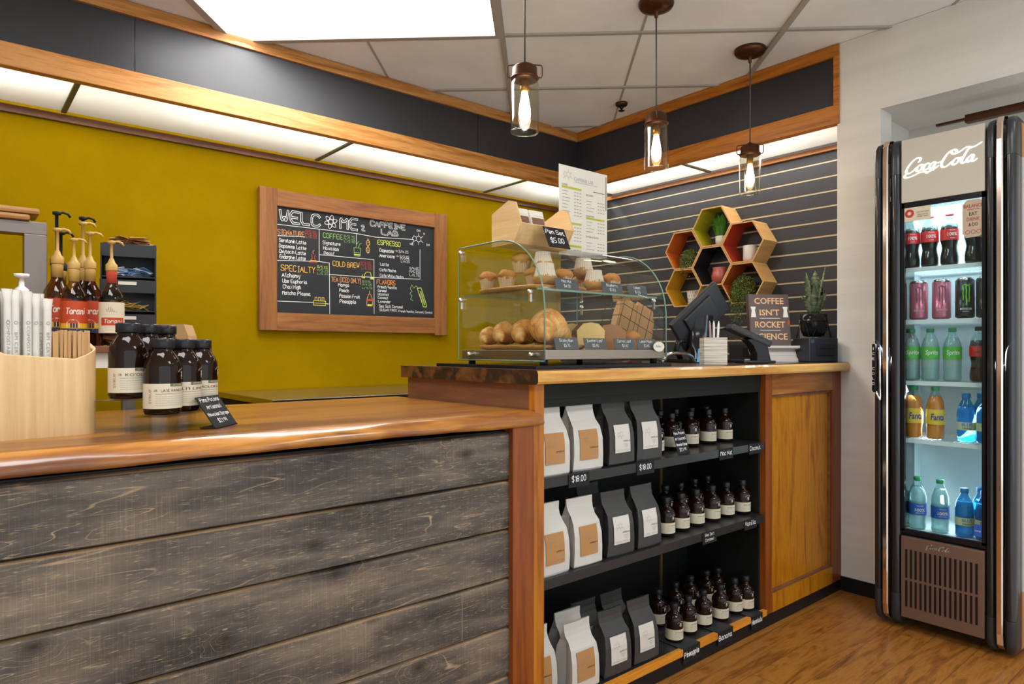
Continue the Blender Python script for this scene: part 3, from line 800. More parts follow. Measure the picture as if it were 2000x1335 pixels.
for lvl, x, y, blk, lb in (('middle', 1.40, 1.60, False, 'white coffee bag standing behind the leftmost white bag on the middle shelf'), ('middle', 1.70, 1.62, True, 'black coffee bag hidden in shade behind the others on the middle shelf'),
        ('bottom', 1.56, 1.575, False, 'white coffee bag squeezed behind the front white bag on the bottom shelf'),
        ('bottom', 1.66, 1.60, True, 'black coffee bag in the back row of the bottom shelf, left one of two'), ('bottom', 1.80, 1.60, True, 'black coffee bag in the back row of the bottom shelf, right one of two'),
        ('top', 1.66, 1.64, True, 'black coffee bag behind the first black bag on the top shelf'), ('top', 1.83, 1.60, True, 'black coffee bag behind the rightmost bag on the top shelf'), ):
    bag('coffee_bag', 'coffee bag', lb, (x, y, sh_z[lvl]), blk, random.uniform(-.06, .06), group='coffee bags on the bar shelves', seed=int(x*100))

def emblem(mb, fn, s, mi=0):
    """arched lettering over a plumed oval"""
    for k, ch in enumerate('PONO POTIONS'):
        a = (k-5.5)*.17
        if ch == ' ': continue
        tx = tfit(ch, .17*s, .22*s)
        mb.polys(tx, lambda x, y, a=a: fn(1.35*s*math.sin(a)+x*math.cos(a)+y*math.sin(a), 1.1*s*math.cos(a)-x*math.sin(a)+y*math.cos(a)-.25*s), mi)
    for k in range(-3, 4):
        for r_ in (0, 1):
            a = k*.32; y0 = .15*s-r_*.45*s
            ribbon(mb, [(0, y0-.25*s), (.55*s*math.sin(a), y0+.25*s*math.cos(a))], .06*s, fn, mi)
    ribbon(mb, [(.42*s*math.sin(q), -.35*s-.5*s*math.cos(q)) for q in [-1.6+k*.32 for k in range(11)]], .06*s, fn, mi)
def small_bottle(label, loc, rz):
    t = thing('syrup_bottle', label, 'bottle', loc, rz, 'small syrup bottles on the bar shelves')
    MB().lathe([(.020, 0), (.0305, .0015), (.0325, .006), (.0325, .078), (.031, .086), (.026, .095), (.018, .102), (.0135, .107), (.0125, .112), (.0125, .118)], seg=28).build('glass_body', M_amber, t)
    MB().lathe([(.0145, .116), (.0150, .118), (.0150, .134), (.0138, .1365), (0, .1365)], seg=24).build('cap', M_cap, t)
    l = MB(); R = .0329
    l.lathe_open([(R, .013), (R, .05)], seg=36, mi=0)
    fn = cyl(R+.0004, 0)
    tx = tfit('OR MOLOKA\'I', .036, .0048); l.polys(tx, lambda x, y: fn(x-.004, y+.0405), 1)
    l.add([fn(-.004, .0465), fn(.03, .0465), fn(.03, .0505), fn(-.004, .0505)], [(0, 1, 2, 3)], 2)
    for y in (.034, .0305, .027, .0235, .020): ribbon(l, [(-.026+k*.004, y) for k in range(13)], .0007, fn, 3)
    l.build('label', [M_cream, M_ink, M_olive, M_grey_ink], t)
    e = MB(); emblem(e, lambda x, y: cyl(.0329, 0)(x, y+.069), .011); e.build('emblem', M_paper, t)
    return t
rows = [
 ('top', [(1.955, 1.525), (2.085, 1.552), (2.205, 1.552), (2.325, 1.552), (2.43, 1.545)], [(2.02, 1.64), (2.13, 1.64), (2.24, 1.645), (2.345, 1.645), (2.45, 1.645)]),
 ('middle', [(1.985, 1.50), (2.085, 1.508), (2.185, 1.512), (2.296, 1.515), (2.396, 1.515), (2.489, 1.50)], [(1.95, 1.60), (2.05, 1.63), (2.16, 1.635), (2.25, 1.63), (2.36, 1.64), (2.46, 1.645)]),
 ('bottom', [(2.03, 1.498), (2.13, 1.508), (2.228, 1.508), (2.33, 1.50), (2.437, 1.504), (2.522, 1.490)], [(1.99, 1.63), (2.10, 1.625), (2.215, 1.628), (2.325, 1.635), (2.43, 1.630), (2.505, 1.62)])]
ords = ['first', 'second', 'third', 'fourth', 'fifth', 'sixth']
sb0 = None
for lvl, fr, bk in rows:
    for rn, lst in (('front', fr), ('back', bk)):
        for i, (x, y) in enumerate(lst):
            if x > 2.498: x = 2.498
            lb = f'small dark syrup bottle, {ords[i]} from left in the {rn} row, {lvl} shelf'
            rz = random.uniform(-.25, .15)
            if sb0 is None: sb0 = small_bottle(lb, (x, y, sh_z[lvl]), rz)
            else: dup(sb0, (x, y, sh_z[lvl]), rz, lb)

# chalk-lettered cards
def card(name, label, M, wd, ht, lines, th=.0015, foot=0., mats=None, lh=None, group=None, round_=.0):
    """black card in the local XY plane of M (origin bottom-left), written in white"""
    mb = MB(); mb.M = M
    mb.box(0, wd, 0, ht, -th, 0, 0, b=th*.3)
    if foot: mb.box(0, wd, 0, th, -th, foot, 0)
    o = mb.build(name, mats or [M_blackm, M_chalk]); tag(o, label, 'sign', group)
    w_ = MB(); w_.M = M
    n = len(lines); lh = lh or ht/(n+.35)
    for i, ln in enumerate(lines):
        tmp = MB(); h = lh*.55; ex = stroke(tmp, ln, 0, 0, h, flat(0, 0))
        k = min(1., wd*.9/ex)
        x = (wd-ex*k)/2; y = ht-(i+.95)*lh+(lh-h)*.3
        stroke(w_, ln, x, y, h*max(k, .8), layered(lambda a, b, e: (a, b, .0005+e)), 0, wd=h*.13, sx=k/max(k, .8))
    q = w_.build('lettering', M_chalk); q.parent = o
    return o
for X, z, tx, lb in ((1.40+.02, .757, '$18.00', 'black price card reading 18 dollars under the white bags, top shelf'), (1.735, .757, '$18.00', 'black price card reading 18 dollars under the black bags, top shelf'),
        (2.215, .757, 'Mac Nut', 'black shelf card reading Mac Nut'), (2.42, .757, 'Coconut', 'black shelf card reading Coconut'), (2.385, .463, 'Vanilla', 'black shelf card reading Vanilla on the middle shelf')):
    card('shelf_card', lb, frame((X, 1.4275, z-.040), (1, 0, 0), (0, 0, 1)), .09, .041, [tx], th=.001, group='black shelf price cards')
card('shelf_card', 'black shelf card reading Sea Salt Caramel', frame((2.105, 1.4275, .463-.044), (1, 0, 0), (0, 0, 1)), .09, .044, ['Sea Salt', 'Caramel'], th=.001, group='black shelf price cards')
for X, wd, tx in ((1.985, .10, 'Pineapple'), (2.20, .10, 'Banana'), (2.43, .085, 'Honolulu')):
    o = card('shelf_card', f'black shelf card reading {tx} over the bottom wood strip', frame((X, 1.4245, .022), (1, 0, 0), (0, 0, 1)), wd, .054, [tx], th=.001, group='black shelf price cards')
    m2 = MB().box(X, X+wd, 1.4235, 1.56, .0742, .0752); m2 = m2.build('card_flap', mat('card_flap_black', (.02, .024, .03), .5), o)
card('price_sign', 'small black chalk card for Hawaiian syrups on the top bottle shelf', frame((1.985, 1.446, .7577), (1, .05, 0), (-.0, .30, .95)), .075, .088, ['Pono Potions', 'Artisanal', 'Hawaiian Syrups', '$21.99'])

# ================================================================== LARGE SYRUP BOTTLES ON THE LOW COUNTER
nd = Vector((.72, -.69, 0)); wdv = Vector((.69, .72, 0)); rzb = math.atan2(.72, .69)
def riser(label, c, ln, dp, z1):
    mb = MB(); mb.M = frame((c[0], c[1], .957), wdv, (-nd.x, -nd.y, 0))
    h = z1-.957; th = .003
    mb.box(-ln/2, ln/2, -dp/2, dp/2, h-th, h, 0, b=.001)
    mb.box(-ln/2, ln/2, -dp/2, -dp/2+th, 0, h-th, 0, b=.001)
    mb.box(-ln/2, ln/2, dp/2-th, dp/2, 0, h-th, 0, b=.001)
    return tag(mb.build('acrylic_riser', G_acr), label, 'riser')
riser('clear acrylic riser under the front three syrup bottles', (.405, 1.627), .25, .085, .993)
riser('taller clear acrylic riser under the back three syrup bottles', (.343, 1.682), .25, .070, 1.026)
def big_bottle(label, loc, name1):
    t = thing('syrup_bottle', label, 'bottle', loc, rzb-.0, 'large syrup bottles on the low counter')
    MB().lathe([(.025, 0), (.034, .0015), (.0368, .007), (.0368, .098), (.0355, .108), (.0315, .118), (.025, .128), (.0215, .133), (.0205, .137), (.0205, .142)], seg=40).build('glass_body', M_amber, t)
    MB().lathe([(.0225, .140), (.0235, .142), (.0235, .158), (.022, .1605), (0, .1605)], seg=32).build('cap', M_cap, t)
    l = MB(); R = .0372
    l.lathe_open([(R, .014), (R, .066)], seg=44, mi=0)
    fn = cyl(R+.0004, 0)
    l.polys(tfit('OR', .007, .005), lambda x, y: fn(x-.052, y+.052), 1)
    l.polys(tfit(name1, .052, .0062), lambda x, y: fn(x-.016, y+.052), 1)
    l.add([fn(-.024+k*.005, y) for y in (.060, .0665) for k in range(14)], [(k, k+1, 15+k, 14+k) for k in range(13)], 2)
    l.polys(tfit('ARTISANAL HAWAIIAN', .055, .0032), lambda x, y: cyl(R+.0008, 0)(x+.008, y+.0633), 0)
    for q, y in enumerate((.045, .0395, .035, .0305, .026, .0215)):
        ww = .0011 if q == 0 else .0006
        for k in range(15): ribbon(l, [(-.052+k*.0056, y), (-.052+k*.0056+.0044, y)], ww, fn, 3)
    l.polys(tfit('SYRUP', .03, .006), lambda x, y: fn(-.064-y, x+.04), 4)
    l.build('label', [M_cream, mat('brown_ink', s3('#4a3526'), .7), M_olive, M_grey_ink, M_kraft], t)
    e = MB(); emblem(e, lambda x, y: cyl(R, 0)(x+.012, y+.086), .013); e.build('emblem', M_paper, t)
    return t
for lb, x, y, z, nm in (('large amber syrup bottle labelled with a Molokai flavour, right end of the front row', .4565, 1.68, .9935, "MOLOKA'I"), ('middle large syrup bottle of the front row on the clear riser', .405, 1.625, .9935, "LI'I LIME"),
        ("large amber syrup bottle labelled La'ie Vanilla, nearest on the front riser", .351, 1.572, .9935, "LA'IE VANILLA"),
        ("large amber syrup bottle labelled Ko'olau, left end of the back riser", .295, 1.622, 1.0265, "KO'OLAU"), ('middle large syrup bottle of the back row, mostly hidden', .344, 1.677, 1.0265, "HANA"), ('large syrup bottle at the right end of the back row', .393, 1.733, 1.0265, "KONA")):
    big_bottle(lb, (x, y, z), nm)
up = (Vector((0, 0, 1))*.82-nd*.57).normalized()
o = card('price_sign', 'black easel card priced 21.99 leaning in front of the large syrup bottles', frame((.449, 1.544, .960), wdv, up), .100, .080, ['Pono Potions', 'Artisanal', 'Hawaiian Syrups', '$21.99'], th=.002)
m2 = MB(); m2.M = frame((.449, 1.544, .9577), wdv, -nd); m2.box(0, .100, -.002, .035, 0, .002); m2.build('foot', M_blackm, o)

# ================================================================== STRAW CADDY
t = thing('straw_caddy', 'rounded bamboo caddy holding straws and stir sticks', 'caddy', (.135, 1.668, .957), .12)
def rrect(hx, hy, r, n=6):
    o_ = []
    for cx_, cy_, a0 in ((hx-r, hy-r, 0), (-hx+r, hy-r, PI/2), (-hx+r, -hy+r, PI), (hx-r, -hy+r, 1.5*PI)):
        for k in range(n+1): a = a0+k*PI/2/n; o_.append((cx_+r*math.cos(a), cy_+r*math.sin(a)))
    return o_
ou = rrect(.105, .062, .048, 8); inn = rrect(.098, .055, .042, 8)
def topz(x, y): return .148+.038*min(1, ((x-.01)/.1)**2)*(.9 if x > 0 else 1.)+.022*max(0, (y+.02)/.08)
mb = MB(); n = len(ou); vs = []; fs = []
for (x, y), zf in [(p, 0) for p in ou]+[(p, 1) for p in ou]+[(p, 2) for p in inn]+[(p, 3) for p in inn]:
    vs.append((x, y, 0 if zf == 0 else (.01 if zf == 3 else topz(x, y)-(.0 if zf == 1 else .001))))
for r_ in range(3):
    for k in range(n): fs.append((r_*n+k, r_*n+(k+1) % n, (r_+1)*n+(k+1) % n, (r_+1)*n+k))
mb.add(vs, fs, 0, True); mb.add(vs, [tuple(range(n)), tuple(3*n+k for k in range(n))], 0)
o = mb.build('caddy_body', W_bamboo, t)
md = o.modifiers.new('b', 'BEVEL'); md.width = .0025; md.segments = 3; md.limit_method = 'ANGLE'; md.angle_limit = math.radians(50)
MB().box(.020, .023, -.053, .053, .01, .145).build('divider', W_bamboo, t)
M_wrap = paint('white_straw_wrapper', s3('#cbc6bd'), .7, .05, .3, (1, 1, 1), 40)
M_wood_st = wood('stir_stick_wood', [(.3, s3('#b08452')), (.6, s3('#c99e6c'))], 'Z', rough=.7)
base_m = T(.135, 1.668, .957) @ Rz(.12)
rnd = random.Random(3); k = 0
for iy, yy in enumerate((-.043, -.029, -.015, 0, .015)):
    for ix in range(7):
        x = -.083+ix*.0158+rnd.uniform(-.002, .002); y = yy+rnd.uniform(-.002, .002); h = .292+rnd.uniform(-.012, .006)-.002*ix
        mb = MB(); tx_, ty_ = rnd.uniform(-.008, .004), rnd.uniform(-.004, .006)
        r = .0072
        secs = []
        for q, (z, rx, ry) in enumerate(((.012, 1, 1), (.1, 1, 1), (h-.022, 1, 1), (h-.012, 1.15, .5), (h, 1.35, .12))):
            secs.append([(tx_*z/h+r*rx*math.cos(a), ty_*z/h+r*ry*math.sin(a), z) for a in [p*PI/5 for p in range(10)]])
        mb.loft(secs, 0, True)
        if iy < 2:
            fn = lambda u, v: (tx_*v/h+(r+.0003)*math.sin(u/r), ty_*v/h-(r+.0003)*math.cos(u/r), v)
            wds = ['BPI CERTIFIED', 'COMPOSTABLE', 'COMPOSTABLE'][(ix+iy) % 3]
            if ix % 2 == 0 or ix == 3: mb.polys(tfit(wds, .075, .0052), lambda a, b: fn(b, -a+.170+.012*(ix % 3)), 1)
            ribbon(mb, [(.003*math.cos(a), .226+.003*math.sin(a)) for a in [p*PI/3 for p in range(7)]], .001, fn, 1)
        o = mb.build('paper_straw', [M_wrap, M_grey_ink]); o.location = base_m @ Vector((x, y, .0)); o.rotation_euler = (0, 0, .12)
        tag(o, 'white paper-wrapped straw standing in the bamboo caddy', 'straw', 'wrapped straws in the bamboo caddy')
for iy, yy in enumerate((-.046, -.034, -.022)):
    for ix in range(13):
        mb = MB(); mb.box(-.0026, .0026, -.0008, .0008, .012, .212+rnd.uniform(-.004, .002)); o = mb.build('stir_stick', M_wood_st)
        xx = .026+ix*.0052
        yy2 = yy+rnd.uniform(-.001, .001)+max(0, (ix-9))*.003
        o.location = base_m @ Vector((xx, yy2, 0)); o.rotation_euler = (rnd.uniform(-.01, .01), rnd.uniform(-.015, .015), .12+rnd.uniform(-.5, .5))
        tag(o, 'thin wooden stir stick standing in the bamboo caddy', 'stir stick', 'wooden stir sticks in the bamboo caddy')

# ================================================================== CHALKBOARD MENU ON THE MUSTARD WALL
BT = [('SIGNATURE', 0.008, 0.428, 0.155, 0.0312, 'O'),
('S/5.25', 0.166, 0.457, 0.065, 0.0134, 'R'),
('M/5.75', 0.166, 0.441, 0.069, 0.0134, 'R'),
('L/6.25', 0.168, 0.427, 0.067, 0.0134, 'R'),
('Serotonin Latte', 0.016, 0.388, 0.156, 0.0221, 'W'),
('Dopamine Latte', 0.016, 0.357, 0.156, 0.0221, 'W'),
('Oxytocin Latte', 0.016, 0.328, 0.154, 0.0221, 'W'),
('Endorphin Latte', 0.019, 0.298, 0.15, 0.0221, 'W'),
('SPECIALTY', 0.026, 0.23, 0.202, 0.0359, 'O2'),
('S/5.25', 0.235, 0.262, 0.065, 0.0135, 'Y'),
('M/5.75', 0.235, 0.243, 0.068, 0.0135, 'G'),
('L/6.25', 0.236, 0.225, 0.067, 0.0135, 'G'),
('Alchemy', 0.031, 0.197, 0.107, 0.0248, 'W'),
('Ube Euphoria', 0.034, 0.166, 0.144, 0.0222, 'W'),
('Chai High', 0.037, 0.135, 0.105, 0.0222, 'W'),
('Matcha Plasma', 0.034, 0.1, 0.164, 0.0222, 'W'),
('COFFEE', 0.271, 0.438, 0.123, 0.0306, 'G'),
('S/2.95', 0.399, 0.455, 0.072, 0.0132, 'G'),
('M/3.45', 0.399, 0.439, 0.074, 0.0132, 'G'),
('L/3.95', 0.401, 0.424, 0.071, 0.0132, 'G'),
('Signature', 0.269, 0.4, 0.111, 0.0218, 'W'),
('Hawaiian', 0.272, 0.37, 0.097, 0.0218, 'W'),
('Decaf', 0.276, 0.343, 0.067, 0.0191, 'W'),
('COLD BREW', 0.33, 0.281, 0.172, 0.0316, 'O2'),
('S/4.25', 0.507, 0.311, 0.066, 0.0141, 'R'),
('M/5.25', 0.508, 0.294, 0.072, 0.0141, 'R'),
('L/6.25', 0.51, 0.276, 0.071, 0.0141, 'R'),
('TEA (ICED ONLY)', 0.321, 0.19, 0.188, 0.0302, 'O'),
('S/3.95', 0.516, 0.197, 0.057, 0.0127, 'G'),
('M/4.25', 0.516, 0.18, 0.065, 0.0127, 'G'),
('L/4.75', 0.516, 0.161, 0.069, 0.0127, 'G'),
('Mango', 0.364, 0.165, 0.07, 0.0207, 'W'),
('Peach', 0.371, 0.134, 0.062, 0.0207, 'W'),
('Passion Fruit', 0.371, 0.1, 0.134, 0.0221, 'W'),
('Pineapple', 0.373, 0.068, 0.106, 0.0235, 'W'),
('ESPRESSO', 0.619, 0.434, 0.163, 0.0317, 'Y'),
('Cappuccino', 0.633, 0.392, 0.099, 0.0216, 'W'),
('-> S/4.25', 0.735, 0.398, 0.102, 0.0176, 'W'),
('Americano', 0.633, 0.36, 0.107, 0.0216, 'W'),
('-> S/3.25', 0.742, 0.367, 0.099, 0.0161, 'W'),
('M/3.75', 0.779, 0.356, 0.065, 0.0148, 'W'),
('L/4.25', 0.782, 0.339, 0.064, 0.0148, 'W'),
('Latte', 0.637, 0.308, 0.061, 0.0202, 'W'),
('Cafe Mocha', 0.635, 0.274, 0.115, 0.0202, 'W'),
('Cafe White Mocha', 0.635, 0.24, 0.168, 0.0188, 'W'),
('S/4.65', 0.844, 0.3, 0.067, 0.0164, 'W'),
('M/5.25', 0.844, 0.28, 0.072, 0.0164, 'W'),
('L/5.75', 0.844, 0.259, 0.073, 0.0164, 'W'),
('FLAVORS', 0.614, 0.194, 0.131, 0.0302, 'R2'),
('French Vanilla', 0.621, 0.17, 0.133, 0.0187, 'W'),
('Caramel', 0.622, 0.148, 0.062, 0.0173, 'W'),
('Hazelnut', 0.622, 0.126, 0.078, 0.0173, 'W'),
('Coconut', 0.622, 0.105, 0.072, 0.0173, 'W'),
('Lavender', 0.624, 0.081, 0.087, 0.0173, 'W'),
('Sea Salt Caramel', 0.629, 0.053, 0.17, 0.0187, 'W'),
('SUGAR FREE', 0.633, 0.031, 0.124, 0.0159, 'W'),
('French Vanilla, Caramel, Coconut', 0.765, 0.029, 0.251, 0.0147, 'W') ]
BL =  [[(-0.002, 0.483), (0.479, 0.485), (0.604, 0.477), (0.872, 0.491)], [(0.247, 0.483), (0.247, 0.3)], [(-0.002, 0.285), (0.247, 0.3), (0.308, 0.295)], [(0.308, 0.298), (0.311, 0.004)], [(0.251, 0.339), (0.595, 0.34)], [(0.479, 0.485), (0.479, 0.422)], [(0.595, 0.34), (0.596, 0.014)], [(0.308, 0.23), (0.598, 0.233), (0.92, 0.244)], [(0.92, 0.432), (0.92, 0.244)], [(-0.002, 0.063), (0.214, 0.065)], [(0.285, 0.061), (0.308, 0.06)], [(0.008, 0.421), (0.161, 0.431)]]

t = thing('menu_board', 'wood-framed chalkboard menu hanging on the mustard wall', 'chalkboard', (1.378, 3.64, 1.334))
BW, BH = 1.025, .583
MB().box(-.01, BW+.01, .004, .02, -.01, BH+.01).build('slate', M_board, t)
MB().box(-.095, 0, -.012, .02, -.097, BH+.093, b=.003).build('frame_rail', W_pineZ, t)
MB().box(BW, BW+.092, -.012, .02, -.11, BH+.09, b=.003).build('frame_rail', W_pineZ, t)
MB().box(0, BW, -.010, .02, BH, BH+.088, b=.002).build('frame_rail', W_pine, t)
MB().box(0, BW, -.010, .02, -.098, 0, b=.002).build('frame_rail', W_pine, t)
bf = layered(lambda x, y, e: (x, .0036-e, y))
bf2 = layered(lambda x, y, e: (x, .0030-e, y))
cm = {'W': 0, 'O': 1, 'O2': 2, 'G': 3, 'Y': 4, 'R': 5, 'R2': 6}
w_ = MB()
for tx, x, y, wd, h, c_ in BT:
    tmp = MB(); ex = stroke(tmp, tx, 0, 0, h*.9, flat(0, 0))
    stroke(w_, tx, x, y+.001, h*.9, bf, cm[c_], wd=max(.0017, min(h*.11, .0036)), sx=wd/ex)
for l_ in BL: ribbon(w_, l_, .0028, bf, 0)
def outl(tx, x, y, h, wd, wo=.013):
    tmp = MB(); ex = stroke(tmp, tx, 0, 0, h, flat(0, 0), jit=.1)
    stroke(w_, tx, x, y, h, bf, 0, wd=wo, sx=wd/ex, jit=.1); stroke(w_, tx, x, y, h, bf2, 7, wd=wo*.5, sx=wd/ex, jit=.1)
outl('WELC', .02, .50, .063, .245); outl('ME', .376, .507, .062, .122); outl('2', .512, .507, .03, .028, .008)
outl('CAFFEINE', .572, .543, .030, .245, .008); outl('LAB', .645, .498, .030, .125, .008)
for k in range(3):
    a = k*PI/3+.3; ribbon(w_, [(.318+.040*math.cos(q)*math.cos(a)-.013*math.sin(q)*math.sin(a), .534+.040*math.cos(q)*math.sin(a)+.013*math.sin(q)*math.cos(a)) for q in [p*PI/9 for p in range(19)]], .0028, bf, 0)
molecule(w_, .91, .498, .020, bf, 0, .0024)
for px, py, tx in ((.905, .545, 'CH3'), (.955, .53, 'O'), (.975, .462, 'CH3'), (.855, .455, 'H3C')): stroke(w_, tx, px-.008, py, .011, bf, 0, wd=.0018)
P3 = lambda l_, c_, wd=.003: ribbon(w_, l_, wd, bf, c_)
P3([(.202, .335), (.206, .318), (.19, .29), (.234, .29), (.218, .318), (.222, .335)], 5); P3([(.197, .3), (.228, .3)], 2, .007); P3([(.212, .34), (.208, .35), (.216, .36)], 1)
P3([(.462, .40), (.467, .352), (.502, .352), (.507, .40), (.462, .40)], 3); P3([(.466, .372), (.503, .372)], 3); P3([(.466, .36), (.503, .36)], 4, .006); P3([(.475, .4), (.482, .425), (.495, .44)], 3); P3([(.49, .4), (.50, .425), (.512, .43)], 3)
for s_ in (1, -1): P3([(.555+s_*.012*math.sin(q*2.2), .375+.085*q/3) for q in [p*.2 for p in range(16)]], 1 if s_ > 0 else 2, .0035)
for q in range(8): P3([(.547, .38+q*.01), (.563, .38+q*.01)], 4, .0018)
P3([(.213, .05), (.213, .075), (.285, .075), (.285, .05), (.213, .05)], 4); P3([(.213, .062), (.285, .062)], 2)
for q in (.228, .249, .270): P3([(q-.006, .075), (q-.006, .095), (q+.006, .095), (q+.006, .075)], 2)
P3([(.56, .13), (.548, .10), (.548, .06), (.585, .06), (.585, .10), (.572, .13)], 2); P3([(.548, .095), (.585, .095)], 5, .012); P3([(.556, .065), (.577, .065)], 4, .01); P3([(.566, .13), (.566, .15)], 2)
P3([(.52, .245), (.515, .225), (.535, .225), (.53, .245), (.545, .262), (.57, .262), (.578, .235), (.57, .222), (.592, .222), (.585, .235)], 4); P3([(.522, .23), (.53, .23)], 2, .008); P3([(.575, .228), (.588, .228)], 4, .008)
P3([(.900, .185), (.945, .070), (.968, .070), (.968, .085), (.928, .190), (.900, .185)], 4, .004); P3([(.925, .165), (.955, .085)], 3, .010); P3([(.918, .150), (.938, .10)], 1, .004)
P3([(.905, .19), (.89, .20), (.875, .185), (.86, .205), (.848, .18), (.862, .165), (.845, .15), (.862, .135), (.85, .115), (.868, .105)], 3, .0035)
o = w_.build('chalk_writing', [M_chalk, mat('chalk_apricot', s3('#c98a55'), .9), mat('chalk_gold', s3('#d6a54a'), .9), M_green, M_lime, M_red, M_orange, M_board], t)

# ================================================================== GLASS PASTRY CASE
CX0, CX1, CY0, CY1, CZ0, CZ1 = 1.356, 1.943, 1.47, 1.893, 1.1, 1.478
def arc(off=0.):
    pts = [(CY0+off, CZ0+.03), (CY0+off, 1.26)]
    for k in range(1, 15):
        a = k/14*PI/2; pts.append((CY0+.215-(.215-off)*math.cos(a), 1.26+(CZ1-1.26-off)*math.sin(a)))
    pts.append((CY1, CZ1-off)); return pts
t = thing('pastry_case', 'curved glass countertop pastry display case on the bar', 'display case', (0, 0, 0))
MB().box(CX0+.008, CX1-.008, CY0-.001, CY1, CZ0, 1.130, b=.002).build('steel_base', M_steel, t)
for n_, x in (('L', CX0), ('R', CX1-.005)):
    g = MB(); pl = [(CY0-.004, CZ0-.004)]+[(y-.004 if k < 2 else y-.002, z+.002) for k, (y, z) in enumerate(arc())][1:]+[(CY1+.01, CZ1+.002), (CY1+.01, CZ0-.004)]
    g.M = frame((x, 0, 0), (0, 1, 0), (0, 0, 1)); g.prism(pl, .005, 0, mi_side=1)
    g.build('end_glass', [G_case, M_gedge], t)
    e = MB(); lp = [(x+.0025, y, z) for y, z in pl]; e.tube(lp+[lp[0]], .0026, 6); e.build('glass_edge', M_gedge, t)
g = MB(); a = arc()
secs = [[(x, y, z) for y, z in a] for x in (CX0+.007, CX1-.007)]
g.loft(secs, 0, True, caps=False, closed=False); g.build('curved_glass', G_case, t)
MB().box(CX0+.006, CX1-.006, CY0+.035, CY1-.01, 1.3125, 1.3180, 0).build('glass_shelf', G_case, t)
e = MB(); e.box(CX0+.006, CX1-.006, CY0+.033, CY0+.0355, 1.3122, 1.3183).box(CX0+.006, CX1-.006, CY1-.0105, CY1-.008, 1.3122, 1.3183); e.build('shelf_edge', M_gedge, t)
MB().box(CX0+.006, CX1-.006, CY1-.006, CY1-.002, 1.135, 1.47).build('rear_door', G_case, t)
for x in (CX0-.003, CX1+.003):
    for y, z in ((CY1-.01, 1.462), (CY1-.01, 1.300), (CY0+.055, 1.306), (CY0+.05, 1.115), (CY1-.06, 1.115)):
        c_ = MB(); c_.M = T(x, y, z) @ Ry(PI/2); c_.lathe([(.006, -.008), (.008, -.005), (.008, .004), (.0045, .008), (0, .009)], seg=14)
        if z > 1.2: c_.M = Matrix(); c_.box(x-.004, x+.004, y-.004, y+.004, z-.03, z)
        c_.build('glass_clamp', M_chrome, t)
for x in (CX0+.03, CX1-.03):
    for y in (CY0+.03, CY1-.03): MB().lathe([(.012, 0), (.013, .016)], (x, y, 1.0836), 14).build('rubber_foot', M_blackm, t)
lg = MB(); lg.M = frame((CX1-.045, CY0-.0045, 1.141), (1, 0, 0), (0, 0, 1))
lg.prism([(.030*math.cos(q), .017*math.sin(q)) for q in [k*PI/14 for k in range(28)]], .002, 0)
nib(lg, [(x-.018, y) for x, y in catmull([(0, 0), (.004, .006), (.007, -.003), (.012, .004), (.016, -.002), (.02, .004), (.026, -.002), (.034, .005)])], .0009, .0005, lambda x, y: (x, y, .0026), 1)
lg.build('brand_badge', [M_paper, M_grey_ink], t)
# trays
def tray(name, label, x0, x1, y0, y1, z, th=.016):
    mb = MB(); n = 36; cx_, cy_ = (x0+x1)/2, (y0+y1)/2; secs = []
    for zz, k in ((z, .90), (z+.004, .97), (z+th*.7, 1.), (z+th, .985), (z+th*.9, .93)):
        secs.append([(cx_+(x1-x0)/2*k*math.copysign(abs(math.cos(a))**.55, math.cos(a))*(1+.015*math.sin(5*a)), cy_+(y1-y0)/2*k*math.copysign(abs(math.sin(a))**.55, math.sin(a)), zz) for a in [q*2*PI/n for q in range(n)]])
    mb.loft(secs, 0, True); return tag(mb.build(name, W_tray), label, 'tray', 'wooden serving boards in the pastry case')
tray('serving_board', 'dark wooden board under the croissants', CX0+.02, 1.62, 1.50, 1.87, 1.1302)
tray('serving_board', 'wooden board under the stacked muffins at the left of the glass shelf', CX0+.02, 1.66, 1.53, 1.875, 1.3182)
tray('serving_board', 'wooden board under the muffins at the right of the glass shelf', 1.675, 1.925, 1.53, 1.875, 1.3182)
M_muf = paint('golden_muffin_top', s3('#b98748'), .85, .3, 1., (1, 1, 1), 90)
M_mufo = paint('orange_muffin_top', s3('#b97a3a'), .85, .3, 1., (1, 1, 1), 90)
M_case_p = mat('pleated_paper_cup', s3('#c9ab84'), .7); M_case_w = mat('white_pleated_cup', s3('#d4c4b0'), .7)
M_crust = mat('croissant_crust', (.5, .25, .06), .45)
base(M_crust, ramp(M_crust, noise(M_crust, coords(M_crust, (1, 1, 1)), 28, 4, .6, .6), [(.3, s3('#a8642a')), (.5, s3('#cf9248')), (.7, s3('#e0b472'))])); bump(M_crust, noise(M_crust, coords(M_crust), 120, 4), .3, .002)
